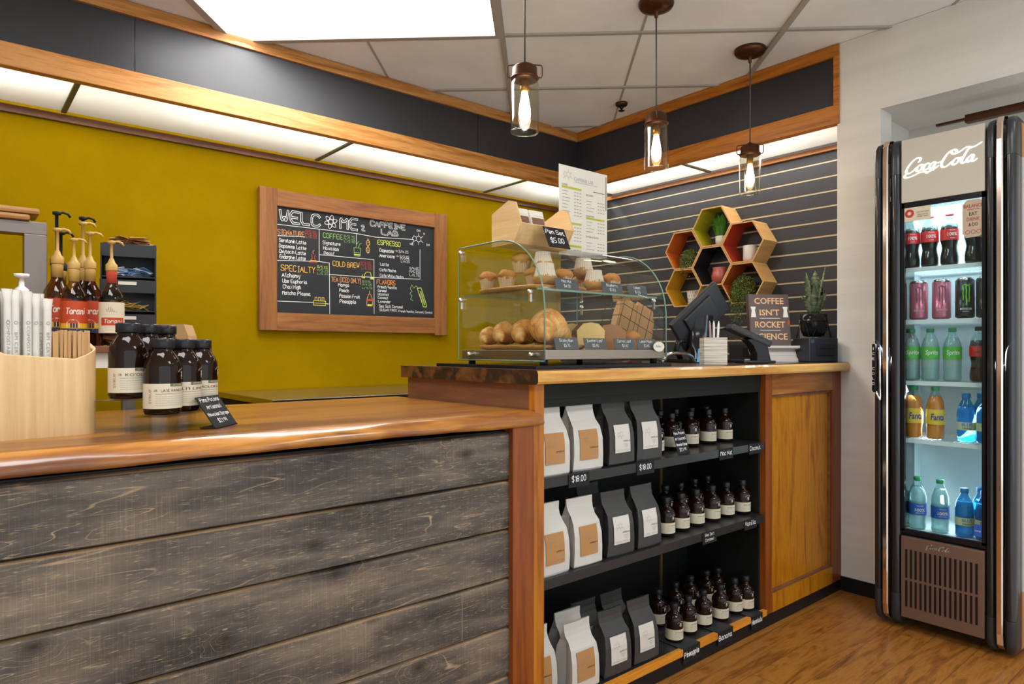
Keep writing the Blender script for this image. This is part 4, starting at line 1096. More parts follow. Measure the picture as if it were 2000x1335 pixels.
def muffin(label, loc, up_=True, m=M_muf, s=1., tilt=(0, 0), mc=M_case_p):
    rnd = random.Random(str(loc)); t = thing('muffin', label, 'muffin', loc, rnd.uniform(0, 6), 'muffins on the glass shelf')
    c_ = MB(); n = 56; secs = []
    for r_, z in ((.025, 0), (.0285, .02), (.034, .042)):
        secs.append([((r_+(.0012 if k % 2 else -.0008))*s*math.cos(2*PI*k/n), (r_+(.0012 if k % 2 else -.0008))*s*math.sin(2*PI*k/n), z*s) for k in range(n)])
    c_.loft(secs, 0, False); c_.build('paper_cup', mc, t)
    d = MB(); secs = []
    for r_, z in ((.032, .036), (.037, .046), (.037, .052), (.031, .062), (.019, .069), (.006, .071)):
        secs.append([(r_*s*(1+rnd.uniform(-.10, .10))*math.cos(2*PI*k/20), r_*s*(1+rnd.uniform(-.10, .10))*math.sin(2*PI*k/20), (z+rnd.uniform(-.004, .004))*s) for k in range(20)])
    d.loft(secs, 0, True); d.build('muffin_top', m, t)
    if not up_: t.rotation_euler = (PI, 0, rnd.uniform(0, 6)); t.location.z += .071*s
    else: t.rotation_euler[0] = tilt[0]; t.rotation_euler[1] = tilt[1]
    return t
zs = 1.3335
for lb, x, y, z, u, m, s in (
 ('muffin at the far left of the upper glass shelf', 1.405, 1.80, zs, 1, M_mufo, .85), ('second muffin from the left on the upper glass shelf', 1.418, 1.715, zs, 1, M_mufo, .85),
 ('upside-down muffin on top of the stack at left', 1.50, 1.735, zs+.058, 1, M_muf, .95), ('muffin in the middle of the left board', 1.49, 1.655, zs, 1, M_muf, .95),
 ('large pale-cupped muffin lying at the front of the left board', 1.475, 1.59, zs, 0, M_muf, 1.05), ('muffin turned upside down on top of the stack near the pen card', 1.53, 1.66, zs+.056, 0, M_muf, .95),
 ('muffin behind the front tag on the left board', 1.565, 1.60, zs, 1, M_mufo, .9), ('muffin at the right end of the left board', 1.615, 1.66, zs, 1, M_muf, .9),
 ('upside-down muffin at the front left of the right board', 1.715, 1.60, zs, 0, M_muf, 1.0), ('muffin stacked on the upside-down muffin of the right board', 1.735, 1.67, zs+.05, 0, M_muf, 1.0),
 ('muffin behind on the right board', 1.755, 1.70, zs, 1, M_muf, .9),
 ('golden muffin at the right of the right board', 1.815, 1.61, zs, 1, M_mufo, .95)):
    muffin(lb, (x, y, z), bool(u), m, s, mc=M_case_w if not u else M_case_p)
def croissant(label, loc, rz, s=1.):
    mb = MB(); n = 60; pts = []; rad = []
    mb2 = []
    for k in range(n+1):
        u = k/n*2-1; a = u*1.25
        pts.append((.062*s*math.sin(a)*1.15, .05*s*(1-math.cos(a))*.9, .034*s*(1-abs(u)**1.6)*.9+.008))
        seg_ = abs(u)*4.2; st = (seg_ % 1)
        rad.append(s*(.037*(1-abs(u)**1.7)+.004)*(1.0-.16*st+.05))
    mb.tube([Vector(p) for p in pts], .01, 18, radii=rad)
    o = mb.build('croissant', M_crust); o.location = loc; o.rotation_euler = (0, 0, rz); mz = min(v.co.z for v in o.data.vertices); o.location.z -= mz
    return tag(o, label, 'croissant', 'croissants on the lower board')
for i, (x, y, s, lb) in enumerate(((1.425, 1.815, .75, 'leftmost and smallest croissant of the row'), (1.43, 1.735, .95, 'second croissant from the left'), (1.44, 1.65, 1.0, 'third croissant from the left'), (1.455, 1.555, 1.35, 'largest croissant at the front of the row'))):
    croissant(lb, (x, y, 1.146), PI+.25+i*.05, s)
M_cinn = paint('glazed_bun_crust', s3('#8f5022'), .3, .3, 1., (1, 1, 1), 70)
M_loaf = paint('yellow_loaf_crumb', s3('#d8b470'), .85, .15, .8, (1, 1, 1), 120); M_loafc = mat('loaf_crust', s3('#9a6228'), .6)
M_ban = paint('brown_loaf_crumb', s3('#a06c42'), .85, .2, .8, (1, 1, 1), 120)
for lb, x, y, z, s in (('glazed sticky bun stacked behind the front croissant', 1.60, 1.72, 1.182, 1.1), ('glazed sticky bun behind the sticky bun card', 1.605, 1.62, 1.1302, 1.0), ('glazed sticky bun supporting the stacked one', 1.60, 1.71, 1.1302, 1.05)):
    mb = MB(); rnd = random.Random(lb)
    mb.lathe([(.028*s, 0), (.038*s, .006), (.042*s, .025), (.038*s, .042), (.026*s, .047), (.023*s, .043), (.019*s, .050), (.013*s, .046), (.009*s, .053), (0, .053)], seg=26)
    mb.v = [(a+rnd.uniform(-.0018, .0018), b+rnd.uniform(-.0018, .0018), c+(rnd.uniform(-.002, .003) if c > .01 else 0)) for a, b, c in mb.v]
    o = mb.build('sticky_bun', M_cinn); o.location = (x, y, z); tag(o, lb, 'bun')
def loaf(label, x, y, m, wd, dp, h, rz):
    t = thing('loaf_slice', label, 'cake', (x, y, 1.1302), rz)
    pl = [(-wd/2, 0), (wd/2, 0), (wd/2+.004, h*.7), (wd*.3, h*.95), (0, h), (-wd*.3, h*.95), (-wd/2-.004, h*.7)]
    c_ = MB(); c_.M = frame((0, dp/2, 0), (1, 0, 0), (0, 0, 1)); c_.prism(pl, dp, 0, mi_side=1); c_.build('slice', [m, M_loafc], t)
loaf('pale yellow zucchini loaf slice in the pastry case', 1.66, 1.575, M_loaf, .092, .05, .092, -.45)
loaf('second yellow loaf slice standing behind the first', 1.675, 1.68, M_loaf, .09, .05, .092, -.4)
loaf('brown carrot loaf slice at the right of the case', 1.765, 1.58, M_ban, .10, .06, .088, -.4)
loaf('brown banana loaf slice behind the carrot slice', 1.79, 1.69, M_ban, .10, .055, .088, -.4)
mf = muffin('orange muffin in a paper cup at the lower right of the case', (1.865, 1.565, 1.1302), True, M_mufo, .95, mc=mat('orange_paper_cup', s3('#cf8a4a'), .7)); mf['group'] = 'muffins'; mf['group'] = 'muffins on the case floor'
M_card = mat('slate_grey_card', s3('#4b4c50'), .6)
for x, z, a_, b_ in ((1.45, 1.318, 'Mac Nut', '$4.50'), (1.665, 1.318, 'Blueberry', '$3.25'), (1.795, 1.318, 'Lemon', '$3.25'), (1.425, 1.1302, 'Sticky Bun', '$3.75'), (1.555, 1.1302, 'Zucchini Loaf', '$3.45'), (1.70, 1.1302, 'Carrot Loaf', '$3.45'), (1.815, 1.1302, 'Lemon Poppy', '$3.45')):
    up2 = z > 1.2
    card('price_card', f'slate grey card reading {a_} on the {"glass shelf" if up2 else "floor"} of the pastry case', frame((x, CY0+(.042 if up2 else .018), z+.001), (1, .02, 0), (0, .25, .97)), .105, .038, [a_, b_], mats=[M_card, M_chalk], group='price cards in the pastry case')

# pen-set box on top of the case
t = thing('pen_set_box', 'birch display box of boxed pens on top of the pastry case', 'display box', (0, 0, 0))
z0 = CZ1+.003
side = [(.02, 0), (-.018, .062), (.010, .136), (.045, .146), (.135, .112), (.135, 0)]
for x in (1.43, 1.669):
    g = MB(); g.M = frame((x, 1.675, z0), (0, 1, 0), (0, 0, 1)); g.prism(side, .006); g.build('side_panel', W_birch, t)
g = MB(); g.M = T(1.436, 1.675, z0)
def sheet(mb, p0, p1, wd, th=.005, mi=0):
    d = Vector((0, p1[0]-p0[0], p1[1]-p0[1])); n_ = Vector((0, -d.z, d.y)).normalized()*th
    a_ = [Vector((0, *p0)), Vector((0, *p1)), Vector((0, *p1))+n_, Vector((0, *p0))+n_]
    mb.loft([[tuple(q+Vector((x, 0, 0))) for q in a_] for x in (0, wd)], mi, False)
sheet(g, (-.016, .064), (.020, .002), .233); g.build('front_panel', W_birch, t)
g = MB(); g.M = T(1.436, 1.675, z0); sheet(g, (.02, .003), (.135, .003), .233); sheet(g, (.135, .003), (.135, .112), .233); g.build('back_panel', W_birch, t)
M_penb = mat('pen_pack_print', s3('#7d5548'), .5)
for i in range(2):
    for j in range(3):
        g = MB(); g.M = T(1.452+i*.070, 1.692+j*.022, z0+.034+j*.004) @ Rx(-.30)
        g.box(0, .062, 0, .014, 0, .098, 0, b=.002); g.box(.003, .059, -.0006, 0, .003, .070, 1); g.box(.006, .056, -.0008, 0, .078, .092, 2)
        tx = tfit('PENS', .03, .006)
        o = g.build('pen_pack', [M_paper, M_penb, M_paper])
        tag(o, f"{['left', 'right'][i]} clear-topped brown pen pack, {['front', 'second', 'third'][j]} of its row in the birch box", 'pen pack', 'pen packs in the birch box')
card('price_sign', 'black card reading Pen Set 5 dollars in front of the birch box', frame((1.498, 1.595, CZ1-.012), (1, .0, 0), (0.12, .50, .86)), .098, .086, ['Pen Set', '$5.00'], th=.002)
# menu poster in acrylic stand, standing on the case
t = thing('menu_stand', 'tall acrylic stand with printed cafe price list on the pastry case', 'menu', (1.735, 1.80, CZ1+.003))
MB().box(0, .272, 0, .003, 0, .343, 0).build('acrylic_sheet', G_acr, t)
MB().box(.0, .20, -.0, .07, 0, .003).build('acrylic_foot', G_acr, t)
g = MB(); g.box(.004, .268, -.0012, -.0002, .004, .340, 0)
pf = lambda x, y: (x, -.0016, y)
g.polys(tfit('CAFFEINE LAB', .105, .013), lambda x, y: pf(x+.135, y+.296), 2)
for q in range(14): ribbon(g, [(.085+q*.0093, .285), (.085+q*.0093+.006, .285)], .002, pf, 2)
molecule(g, .053, .307, .011, pf, 2, .0013)
def sect(x, y, ttl, rows_, hl=True):
    if ttl: g.polys(tfit(ttl, .005*len(ttl), .007), lambda a, b: pf(a+x+.0025*len(ttl), b+y), 1)
    if hl: g.add([pf(x, y-.013), pf(x+.105, y-.013), pf(x+.105, y-.005), pf(x, y-.005)], [(0, 1, 2, 3)], 3)
    for r_ in range(rows_):
        yy = y-.023-r_*.0125; wd = .025+((r_*7+int(x*90)) % 4)*.006
        ribbon(g, [(x+.002, yy), (x+.002+wd, yy)], .0022, pf, 2)
        for c_ in range(3): ribbon(g, [(x+.066+c_*.0145, yy), (x+.074+c_*.0145, yy)], .003, pf, 2)
sect(.018, .268, 'COFFEE', 8); sect(.148, .245, 'NO DAIRY', 4, False); sect(.148, .165, 'SIGNATURE', 4); sect(.018, .135, 'TEAS', 5); sect(.148, .085, 'EXTRAS & FLAVORED SYRUPS'[:14], 3, False); sect(.018, .050, '', 1)
ribbon(g, [(.190, .262), (.25, .262)], .0022, pf, 1); ribbon(g, [(.2615, .20), (.2615, .33)], .004, pf, 4)
g.build('printed_sheet', [M_paper, M_ink, M_grey_ink, mat('lime_band', s3('#b9b23c'), .7), mat('brown_stripe', s3('#5b4038'), .7)], t)

# wire basket with kraft bags on a steel rod stand, behind the case
t = thing('wire_basket', 'tilted dark wire basket on a rod stand behind the pastry case', 'basket', (2.30, 1.93, 1.0735), .0)
MB().lathe([(.05, 0), (.05, .006), (.006, .010), (.006, .25), (.010, .252), (0, .262)], seg=16).build('rod_stand', mat('dark_red_metal', s3('#4a2a22'), .4, .7), t)
bm_ = T(.02, -.03, .175) @ Ry(.36)
def basket_wires(y):
    g = MB(); g.M = bm_
    for k in range(6): g.tube([(-.15+k*.06, y, -.075), (-.15+k*.06, y, .075)], .0014, 6)
    for k in range(4): g.tube([(-.15, y, -.075+k*.05), (.15, y, -.075+k*.05)], .0014, 6)
    return g
basket_wires(-.03).build('front_grid', M_blackm, t); basket_wires(.07).build('rear_grid', M_blackm, t)
g = MB(); g.M = bm_
for k in range(6): g.tube([(-.15+k*.06, -.03, -.075), (-.15+k*.06, .07, -.075)], .0014, 6)
for x in (-.15, .15):
    for z in (-.075, -.025, .025, .075): g.tube([(x, -.03, z), (x, .07, z)], .0014, 6)
g.build('basket_bottom', M_blackm, t)
wm = T(2.30, 1.93, 1.0735)
for i, (x, y, rz, h, lb) in enumerate(((-.075, 0.0, .05, .15, 'left kraft paper bag in the tilted wire basket'), (.04, .0, -.05, .165, 'middle kraft paper bag in the tilted wire basket'), (.10, .035, .03, .15, 'right kraft paper bag with wavy top in the tilted wire basket'))):
    g = MB(); secs = []
    for z, hw, d in ((-.07, .055, .014), (.0, .056, .016), (h-.085, .056, .008), (h-.07, .056, .002)):
        secs.append([(x-hw, y-d+.02, z), (x+hw, y-d+.02, z), (x+hw, y+d+.02, z), (x-hw, y+d+.02, z)])
    g.M = wm @ bm_; g.loft(secs, 0, False); tag(g.build('kraft_bag', M_kraft), lb, 'paper bag', 'kraft bags in the wire basket')

# ================================================================== THINGS AT THE RIGHT END OF THE BAR
ZT = 1.0737
t = thing('cash_register', 'black touchscreen register seen from behind on the bar', 'register', (2.66, 1.80, ZT), -.40)
MB().box(-.16, .12, -.12, .13, 0, .016, b=.004).build('base_plate', M_blackg, t)
g = MB(); secs = []
for k in range(9):
    u = k/8; z = .016+.20*u; y = -.03+.05*u+.03*math.sin(u*PI); secs.append([(x_*(.075-.02*u), y+y_*(.045-.02*u), z) for x_, y_ in ((-1, -.6), (-.6, -1), (.6, -1), (1, -.6), (1, .6), (.6, 1), (-.6, 1), (-1, .6))])
g.loft(secs, 0, True); g.build('stand', M_blackg, t)
g = MB(); g.M = T(.0, .03, .21) @ Ry(-.72) @ Rx(.25)
g.box(-.155, .155, -.012, .012, -.085, .085, 0, b=.006); g.box(-.09, .09, -.024, -.01, -.06, .06, 0, b=.006); g.build('screen_housing', mat('black_plastic_satin', (.022, .022, .024), .42), t)
g = MB(); g.M = T(.0, .03, .21) @ Ry(-.72) @ Rx(.25); g.box(-.147, .147, .0122, .0126, -.078, .078); g.build('screen', M_blackg, t)
g = MB(); g.tube([(-.13, -.02, .016), (-.16, -.03, .05), (-.15, -.03, .09), (-.11, -.02, .10)], .012, 10); g.build('scanner_arm', M_blackg, t)
g = MB(); g.M = T(2.50, 1.66, ZT+.003) @ Rz(.5) @ Ry(-.75); g.box(0, .085, 0, .054, 0, .0012, 0); g.box(.004, .081, -.0004, .0, .0, .001, 0)
tag(g.build('blue_card', mat('blue_card', s3('#4f8fb8'), .4)), 'small blue card propped beside the register base', 'card')
g = MB(); g.tube([(1.96, 1.50, ZT+.012), (1.99, 1.50, ZT+.04), (2.08, 1.53, ZT+.045), (2.25, 1.60, ZT+.042), (2.40, 1.68, ZT+.03), (2.45, 1.70, ZT+.006)], .006, 8)
tag(g.build('metal_rail', M_chrome), 'bent chrome rod lying between the pastry case and register', 'rod')
# pencil holder
t = thing('pen_holder', 'square whitewashed wood pen holder at the front edge of the bar', 'pen holder', (2.255, 1.482, ZT), .80)
M_limed = mat('limed_wood', (.6, .55, .5), .7); base(M_limed, ramp(M_limed, noise(M_limed, coords(M_limed, (2, 2, 110)), 1.6, 3, .6), [(.36, s3('#93887a')), (.48, s3('#c9bfae')), (.62, s3('#dcd4c6'))]))
g = MB()
for k in range(12): g.box(-.043, .043, -.043, .043, .0086*k, .0086*k+.0082, 0)
g.box(-.042, .042, -.042, .042, 0, .103)
g.build('holder_block', M_limed, t)
g = MB(); stroke(g, 'Mahalo', -.002, .088, .006, lambda x, y: (x, -.0434, y), 0, wd=.0007); g.build('printed_word', M_ink, t)
hm = T(2.255, 1.482, ZT)
for dx, dy, tx_, c_, lb in ((-.018, 0, -.10, (.35, .25, .24), 'slim brown pen leaning left in the pen holder'), (.004, .0, .0, (.75, .74, .72), 'white pen standing in the middle of the pen holder'), (.022, -.006, .10, (.62, .42, .22), 'wooden pen leaning right in the pen holder')):
    g = MB(); g.lathe([(.0035, 0), (.0045, .004), (.0045, .046), (.0035, .054), (.0012, .064), (0, .066)], seg=10)
    o = g.build('pen', mat('pen_'+lb.split()[1], c_, .35)); o.location = (2.255+dx, 1.482+dy, ZT+.1035); o.rotation_euler = (0, tx_, 0); tag(o, lb, 'pen', 'pens in the pen holder')
# card terminal
t = thing('card_terminal', 'black card payment terminal tilted on its stand', 'card reader', (2.60, 1.53, ZT), -.62)
MB().box(-.05, .09, -.05, .05, 0, .012, b=.004).build('base_plate', M_blackg, t)
g = MB(); secs = [[(x_*hw+xo, y_*.035, z) for x_, y_ in ((-1, -1), (1, -1), (1, 1), (-1, 1))] for z, hw, xo in ((.010, .030, .045), (.04, .026, .042), (.075, .03, .03), (.10, .035, .01))]
g.loft(secs, 0, False); g.build('stand', M_blackg, t)
g = MB(); g.M = T(.0, 0, .115) @ Ry(.42)
g.box(-.10, .085, -.040, .040, -.016, .012, 0, b=.008); g.box(-.088, -.015, -.032, .032, .0119, .0126, 1); 
for a_ in range(4):
    for b_ in range(3): g.box(.0+a_*.018, .013+a_*.018, -.030+b_*.022, -.014+b_*.022, .0119, .0145, 2)
g.build('terminal_body', [mat('terminal_black', (.02, .02, .024), .3), M_blackg, mat('terminal_key', (.10, .10, .11), .4)], t)
g = MB(); g.tube([(-.09, .03, .15), (-.13, .03, .14), (-.14, .02, .08), (-.12, .01, .02), (-.05, .03, .005)], .004, 8); g.build('cable', M_blackm, t)
# book on stand
bk = math.radians(49.968-90)+.10
t = thing('book_stand', 'white ledge stand holding the coffee book', 'stand', (3.02, 1.66, ZT), bk)
g = MB(); g.M = frame((-.115, 0, 0), (0, 1, 0), (0, 0, 1)); g.prism([(-.045, 0), (.05, 0), (.05, .012), (-.018, .012), (-.032, .030), (-.022, .058), (-.05, .060), (-.058, .066), (-.058, .076), (.02, .076), (.02, .068), (-.01, .066), (-.02, .045), (-.028, .03), (-.045, .012)], .23); g.build('ledge', mat('white_ledge', s3('#cdc4bd'), .4), t)
t = thing('book', 'brown upright book titled Coffee Isn\'t Rocket Science on white stand', 'book', (3.02, 1.66, ZT+.0765), bk)
M_bookc = mat('brown_book_cover', s3('#54403a'), .5); M_bookt = mat('peach_title', s3('#d8a877'), .6)
BM = T(-.03, -.048, 0) @ Rx(-.12)
g = MB(); g.M = BM; g.box(-.098, .098, 0, .003, 0, .245, 0); g.box(-.098, .098, .025, .028, 0, .245, 0); g.box(-.100, -.096, 0, .028, 0, .245, 0); g.build('cover', M_bookc, t)
g = MB(); g.M = BM; g.box(-.094, .094, .003, .025, .003, .242); g.build('pages', M_paper, t)
g = MB(); g.M = BM; ff = lambda x, y: (x, -.0006, y)
for tx, y, wd in (('COFFEE', .213, .145), ("ISN'T", .158, .098), ('ROCKET', .100, .148), ('SCIENCE', .043, .165)):
    g.polys(tfit(tx, wd, .030, bold=.02), lambda a, b: ff(a, b+y), 0)
for y in (.130, .073): ribbon(g, [(-.05, y), (.05, y)], .0022, ff, 1)
for sx_ in (-1, 1):
    pl = [(.066, .185), (.092, .185), (.087, .168), (.092, .135), (.066, .135), (.071, .168)]
    g.add([ff(sx_*x, y) for x, y in pl], [tuple(range(6))], 1)
g.box(.088, .098, -.0008, 0, .10, .12, 2)
g.build('cover_print', [M_bookt, M_paper, M_red], t)
# black receipt printer
t = thing('receipt_printer', 'black receipt printer at the right end of the bar', 'printer', (3.135, 1.505, ZT), bk+.12)
MB().box(-.075, .078, -.052, .07, 0, .112, b=.004).build('printer_body', mat('printer_black', (.018, .020, .026), .45), t)
MB().box(-.035, .062, -.056, -.051, .028, .082, b=.004).box(-.02, .05, -.060, -.055, .062, .074, b=.003).build('paper_slot', M_blackm, t)
MB().box(-.066, -.050, -.054, -.051, .088, .104, b=.001).build('button_panel', mat('grey_plastic', (.07, .07, .08), .4), t)
t = thing('cash_box', 'low dark box behind the book stand and printer', 'box', (3.30, 1.78, ZT), -PI/2)
MB().box(-.20, .25, -.14, .10, 0, .086, b=.003).build('box_body', M_blackm, t)
MB().box(-.12, .12, -.143, -.139, .02, .07, b=.002).build('box_drawer', M_blackg, t)
for x, y, wd, c_, lb, tx in ((3.24, 1.80, .12, '#d9ab93', 'pale pink leaflet leaning behind the plant pot', None), (3.43, 1.68, .10, '#c9c3b9', 'white leaflet with grey lettering beside the white wall', 'WIN MORE')):
    g = MB(); g.box(-wd/2, wd/2, 0, .001, 0, .125); o = g.build('leaflet', mat('leaflet_'+c_[1:4], s3(c_), .6)); o.location = (x, y, ZT+.087); o.rotation_euler = (-.1, 0, bk); tag(o, lb, 'leaflet', 'leaflets on the dark box')
    g = MB(); q_ = lambda a, b: (a, -.0006, b)
    if tx: 
        for i_, w_2 in enumerate(('WIN', 'MORE', 'ONE')): g.polys(tfit(w_2, .03, .008), lambda a, b: q_(a+.02, b+.09-i_*.018), 0)
    else:
        ribbon(g, [(.012*math.cos(a), .085+.012*math.sin(a)) for a in [PI+k*PI/8 for k in range(9)]], .002, q_, 0); ribbon(g, [(-.02, .03), (.02, .03)], .0016, q_, 0); ribbon(g, [(-.012, .022), (.012, .022)], .0016, q_, 0)
    g.build('print', M_grey_ink, o)
# snake plant
M_soil = mat('potting_soil', (.03, .02, .012), .95)
M_snake = mat('snake_plant_leaf', (.08, .14, .07), .45)
def _sn():
    m = M_snake; v = coords(m, (6, 6, 34)); n = noise(m, v, 2.2, 3, .6, .7)
    base(m, ramp(m, n, [(.35, s3('#3c4d3a')), (.5, s3('#6d7d5e')), (.65, s3('#93a07c'))]))
_sn()
pc = (3.36, 1.625)
t = thing('potted_snake_plant', 'snake plant in black pot on wire legs at the bar end', 'plant', (pc[0], pc[1], ZT+.0865), 0)
MB().lathe([(.030, .035), (.050, .040), (.060, .065), (.064, .10), (.064, .148), (.060, .148), (.060, .135), (0, .135)], seg=32).build('pot', M_blackg, t)
MB().lathe([(0, .134), (.0595, .137)], seg=24).build('soil', M_soil, t)
g = MB()
for k in range(4):
    a = k*PI/2+.3; g.tube([(.066*math.cos(a-.5), .066*math.sin(a-.5), .115), (.088*math.cos(a), .088*math.sin(a), .003), (.066*math.cos(a+.5), .066*math.sin(a+.5), .115)], .0022, 6)
g.tube([(.0665*math.cos(k*PI/12), .0665*math.sin(k*PI/12), .115) for k in range(24)], .0022, 6, closed=True); g.build('wire_stand', M_blackm, t)
rnd = random.Random(5)
for k, (a, h, lean, wd) in enumerate(((0, .25, .004, .036), (2.2, .24, .02, .032), (5.0, .262, .034, .028), (.9, .17, .036, .020), (3.6, .18, .042, .019), (4.3, .12, .050, .018), (1.6, .12, .045, .018), (5.8, .13, .05, .017), (2.9, .11, .055, .016))):
    g = MB(); secs = []
    for q in range(10):
        u = q/9; w_3 = wd*(.65+.6*math.sin(min(1, u*1.15)*PI*.55))*(1-u**3)+.0008; r0 = .012+lean*u**1.5*1.2; tw = .5*u
        cx_, cy_ = r0*math.cos(a), r0*math.sin(a); ca, sa = math.cos(a+PI/2+tw), math.sin(a+PI/2+tw); na, nb = math.cos(a+tw), math.sin(a+tw)
        z = .135+h*u*.95
        secs.append([(cx_-ca*w_3+na*.004, cy_-sa*w_3+nb*.004, z), (cx_, cy_, z), (cx_+ca*w_3+na*.004, cy_+sa*w_3+nb*.004, z), (cx_+na*-.002, cy_-.002*nb, z)])
    g.loft(secs, 0, True); g.build('leaf', M_snake, t)

# ================================================================== HONEYCOMB SHELVES
HX0 = XW-.001; HX1 = 3.418; HR = .1322; HA = HR*.866
M_edgew = mat('plywood_edge', s3('#d6ae74'), .5)
M_hex = wood('birch_hexagon', [(.3, s3('#b98a50')), (.6, s3('#d3a66a'))], 'X', rough=.5)
def hexs(name, label, yc, zc, col):
    t = thing('hexagon_shelf', label, 'shelf', (0, yc, zc), 0, 'honeycomb shelves on the slatted wall')
    g = MB(); ro, ri = HR-.0008, HR-.0095
    P6 = lambda r: [(r*math.cos(k*PI/3), r*math.sin(k*PI/3)) for k in range(6)]
    o_, i_ = P6(ro), P6(ri); im = P6(ri-.0015)
    for k in range(6):
        a, b = k, (k+1) % 6
        g.add([(HX1, *o_[a]), (HX1, *o_[b]), (HX1, *i_[b]), (HX1, *i_[a])], [(0, 1, 2, 3)], 0)
        g.add([(HX0, *o_[a]), (HX0, *o_[b]), (HX0, *i_[b]), (HX0, *i_[a])], [(0, 1, 2, 3)], 0)
        g.add([(HX1, *o_[a]), (HX1, *o_[b]), (HX0, *o_[b]), (HX0, *o_[a])], [(0, 1, 2, 3)], 0)
    g.build('hexagon_frame', M_hex, t)
    h = MB()
    for k in range(6):
        a, b = k, (k+1) % 6
        h.add([(HX1, *i_[a]), (HX1, *i_[b]), (HX0, *i_[b]), (HX0, *i_[a])], [(0, 1, 2, 3)], 0)
    h.build('painted_lining', mat('lining_'+name, s3(col), .55), t)
    return t
hexs('olive', 'top hexagon shelf with yellow-green lining and grass pot', 2.2585, 1.849, '#b3a51c')
hexs('black', 'middle hexagon shelf with black lining and pink mug', 2.2585, 1.620, '#1d1b1b')
hexs('red', 'right upper hexagon shelf with red lining and white mug', 2.060, 1.7345, '#b0381c')
hexs('rust', 'right lower hexagon shelf with rust lining and trailing plant', 2.060, 1.5055, '#b5501c')
hexs('orange', 'left upper hexagon shelf with orange lining and trailing plant', 2.457, 1.7345, '#cf6420')
hexs('amber', 'left lower hexagon shelf with amber lining and patterned cup', 2.457, 1.5055, '#cf9a1c')
fl = HA-.0085   # inner floor below each centre
M_cer = mat('white_ceramic', s3('#cfc6ba'), .4)
t = thing('grass_pot', 'tuft of green grass in white pot in the top hexagon', 'plant', (3.46, 2.225, 1.849-fl), 0)
MB().lathe([(.022, 0), (.027, .003), (.030, .05), (.027, .05), (.025, .044), (0, .044)], seg=24).build('pot', M_cer, t)
g = MB(); rnd = random.Random(2)
for k in range(460):
    a = rnd.uniform(0, 2*PI); r0 = rnd.uniform(0, .027); ln = rnd.uniform(.09, .15); sp = rnd.uniform(.1, .75); dx, dy = math.cos(a), math.sin(a)
    p0 = Vector((r0*dx, r0*dy, .044)); p1 = p0+Vector((dx*sp*.03, dy*sp*.03, ln*.6)); p2 = p0+Vector((dx*sp*.11, dy*sp*.15, ln*(1-.25*sp)))
    p2.x = min(p2.x, .07); p2.y = max(-.048, p2.y); s_ = Vector((-dy, dx, 0))*.0011
    g.add([tuple(p0-s_), tuple(p0+s_), tuple(p1+s_), tuple(p1-s_), tuple(p2)], [(0, 1, 2, 3), (3, 2, 4)], rnd.choice((0, 1)))
o = g.build('grass_blades', [mat('grass_green', s3('#5f9a2c'), .6), mat('grass_dark', s3('#3f741e'), .6)], t); o['kind'] = 'stuff'
def trailing(label, y, zc, n, drop, spread, seed, potc, mound=.05):
    t = thing('trailing_plant', label, 'plant', (3.475, y, zc-fl), 0)
    MB().lathe([(.024, 0), (.030, .003), (.034, .045), (.030, .045), (.028, .04), (0, .04)], seg=24).build('pot', potc, t)
    g = MB(); rnd = random.Random(seed)
    for k in range(n):
        a = rnd.uniform(0, 2*PI); hang = rnd.random() < .45; el = rnd.uniform(.0, 1.5)
        if hang: a = rnd.uniform(PI-1.0, PI+1.2); el = rnd.uniform(.0, .5)
        ln = rnd.uniform(.5, 1); pts = []; kk = rnd.uniform(.2, 1)
        for q in range(9):
            u = q/8
            r = spread*ln*min(1, u*2)*math.cos(el); z = .055+mound*ln*min(1, u*2)*math.sin(el)-(drop*kk*max(0, u-.4)/.6 if hang else .02*max(0, u-.5))
            pts.append((r*math.cos(a)*(1.15 if hang else 1.), r*math.sin(a)+.01*math.sin(u*9+k), z))
        for q, p in enumerate(pts[1:]):
            for c_ in range(3):
                v = Vector(p)+Vector((rnd.uniform(-.008, .008), rnd.uniform(-.008, .008), rnd.uniform(-.006, .006)))
                v.x = min(v.x, .075)
                if not hang or v.x > -.058: v.z = max(v.z, .005); v.y = max(-.075, min(.075, v.y))
                r_ = rnd.uniform(.0026, .0048); e = Euler((rnd.uniform(0, 6), rnd.uniform(0, 6), 0)).to_matrix()
                g.add([tuple(v+e @ Vector(w_4)*r_) for w_4 in ((-1, 0, 0), (0, -.7, .2), (1, 0, 0), (0, .7, .2))], [(0, 1, 2, 3)], rnd.choice((0, 1, 1, 2)))
    o = g.build('foliage', [mat('leaf_light', s3('#8f9a4e'), .55), mat('leaf_mid', s3('#66762f'), .55), mat('leaf_dark', s3('#3f4d20'), .55)], t); o['kind'] = 'stuff'
trailing('small-leaved trailing plant spilling from the left orange hexagon', 2.44, 1.7345, 330, .13, .060, 3, mat('terracotta_light', s3('#c58a5a'), .7), .06)
trailing('large trailing plant cascading from the right lower hexagon', 2.085, 1.5055, 760, .27, .070, 4, mat('terracotta_light', s3('#c58a5a'), .7), .10)
def mug(name, label, y, zc, m, h=.09, r=.038, hang=0, body=None, handle=True):
    t = thing(name, label, 'mug', (3.475, y, zc-fl), hang)
    MB().lathe(body or [(r*.8, 0), (r*.95, .004), (r, .012), (r, h), (r-.004, h), (r-.004, .01), (0, .008)], seg=32).build('cup_body', m, t)
    if handle:
        g = MB(); g.tube([((r-.003)+.0+.024*math.sin(q), 0, h*.52+h*.30*math.cos(q)) for q in [k*PI/8 for k in range(9)]], .005, 8); g.build('handle', m, t)
    return t
t = mug('coffee_mug', 'white mug with grey line drawing in the red hexagon', 2.045, 1.7345, M_cer, hang=-1.35)
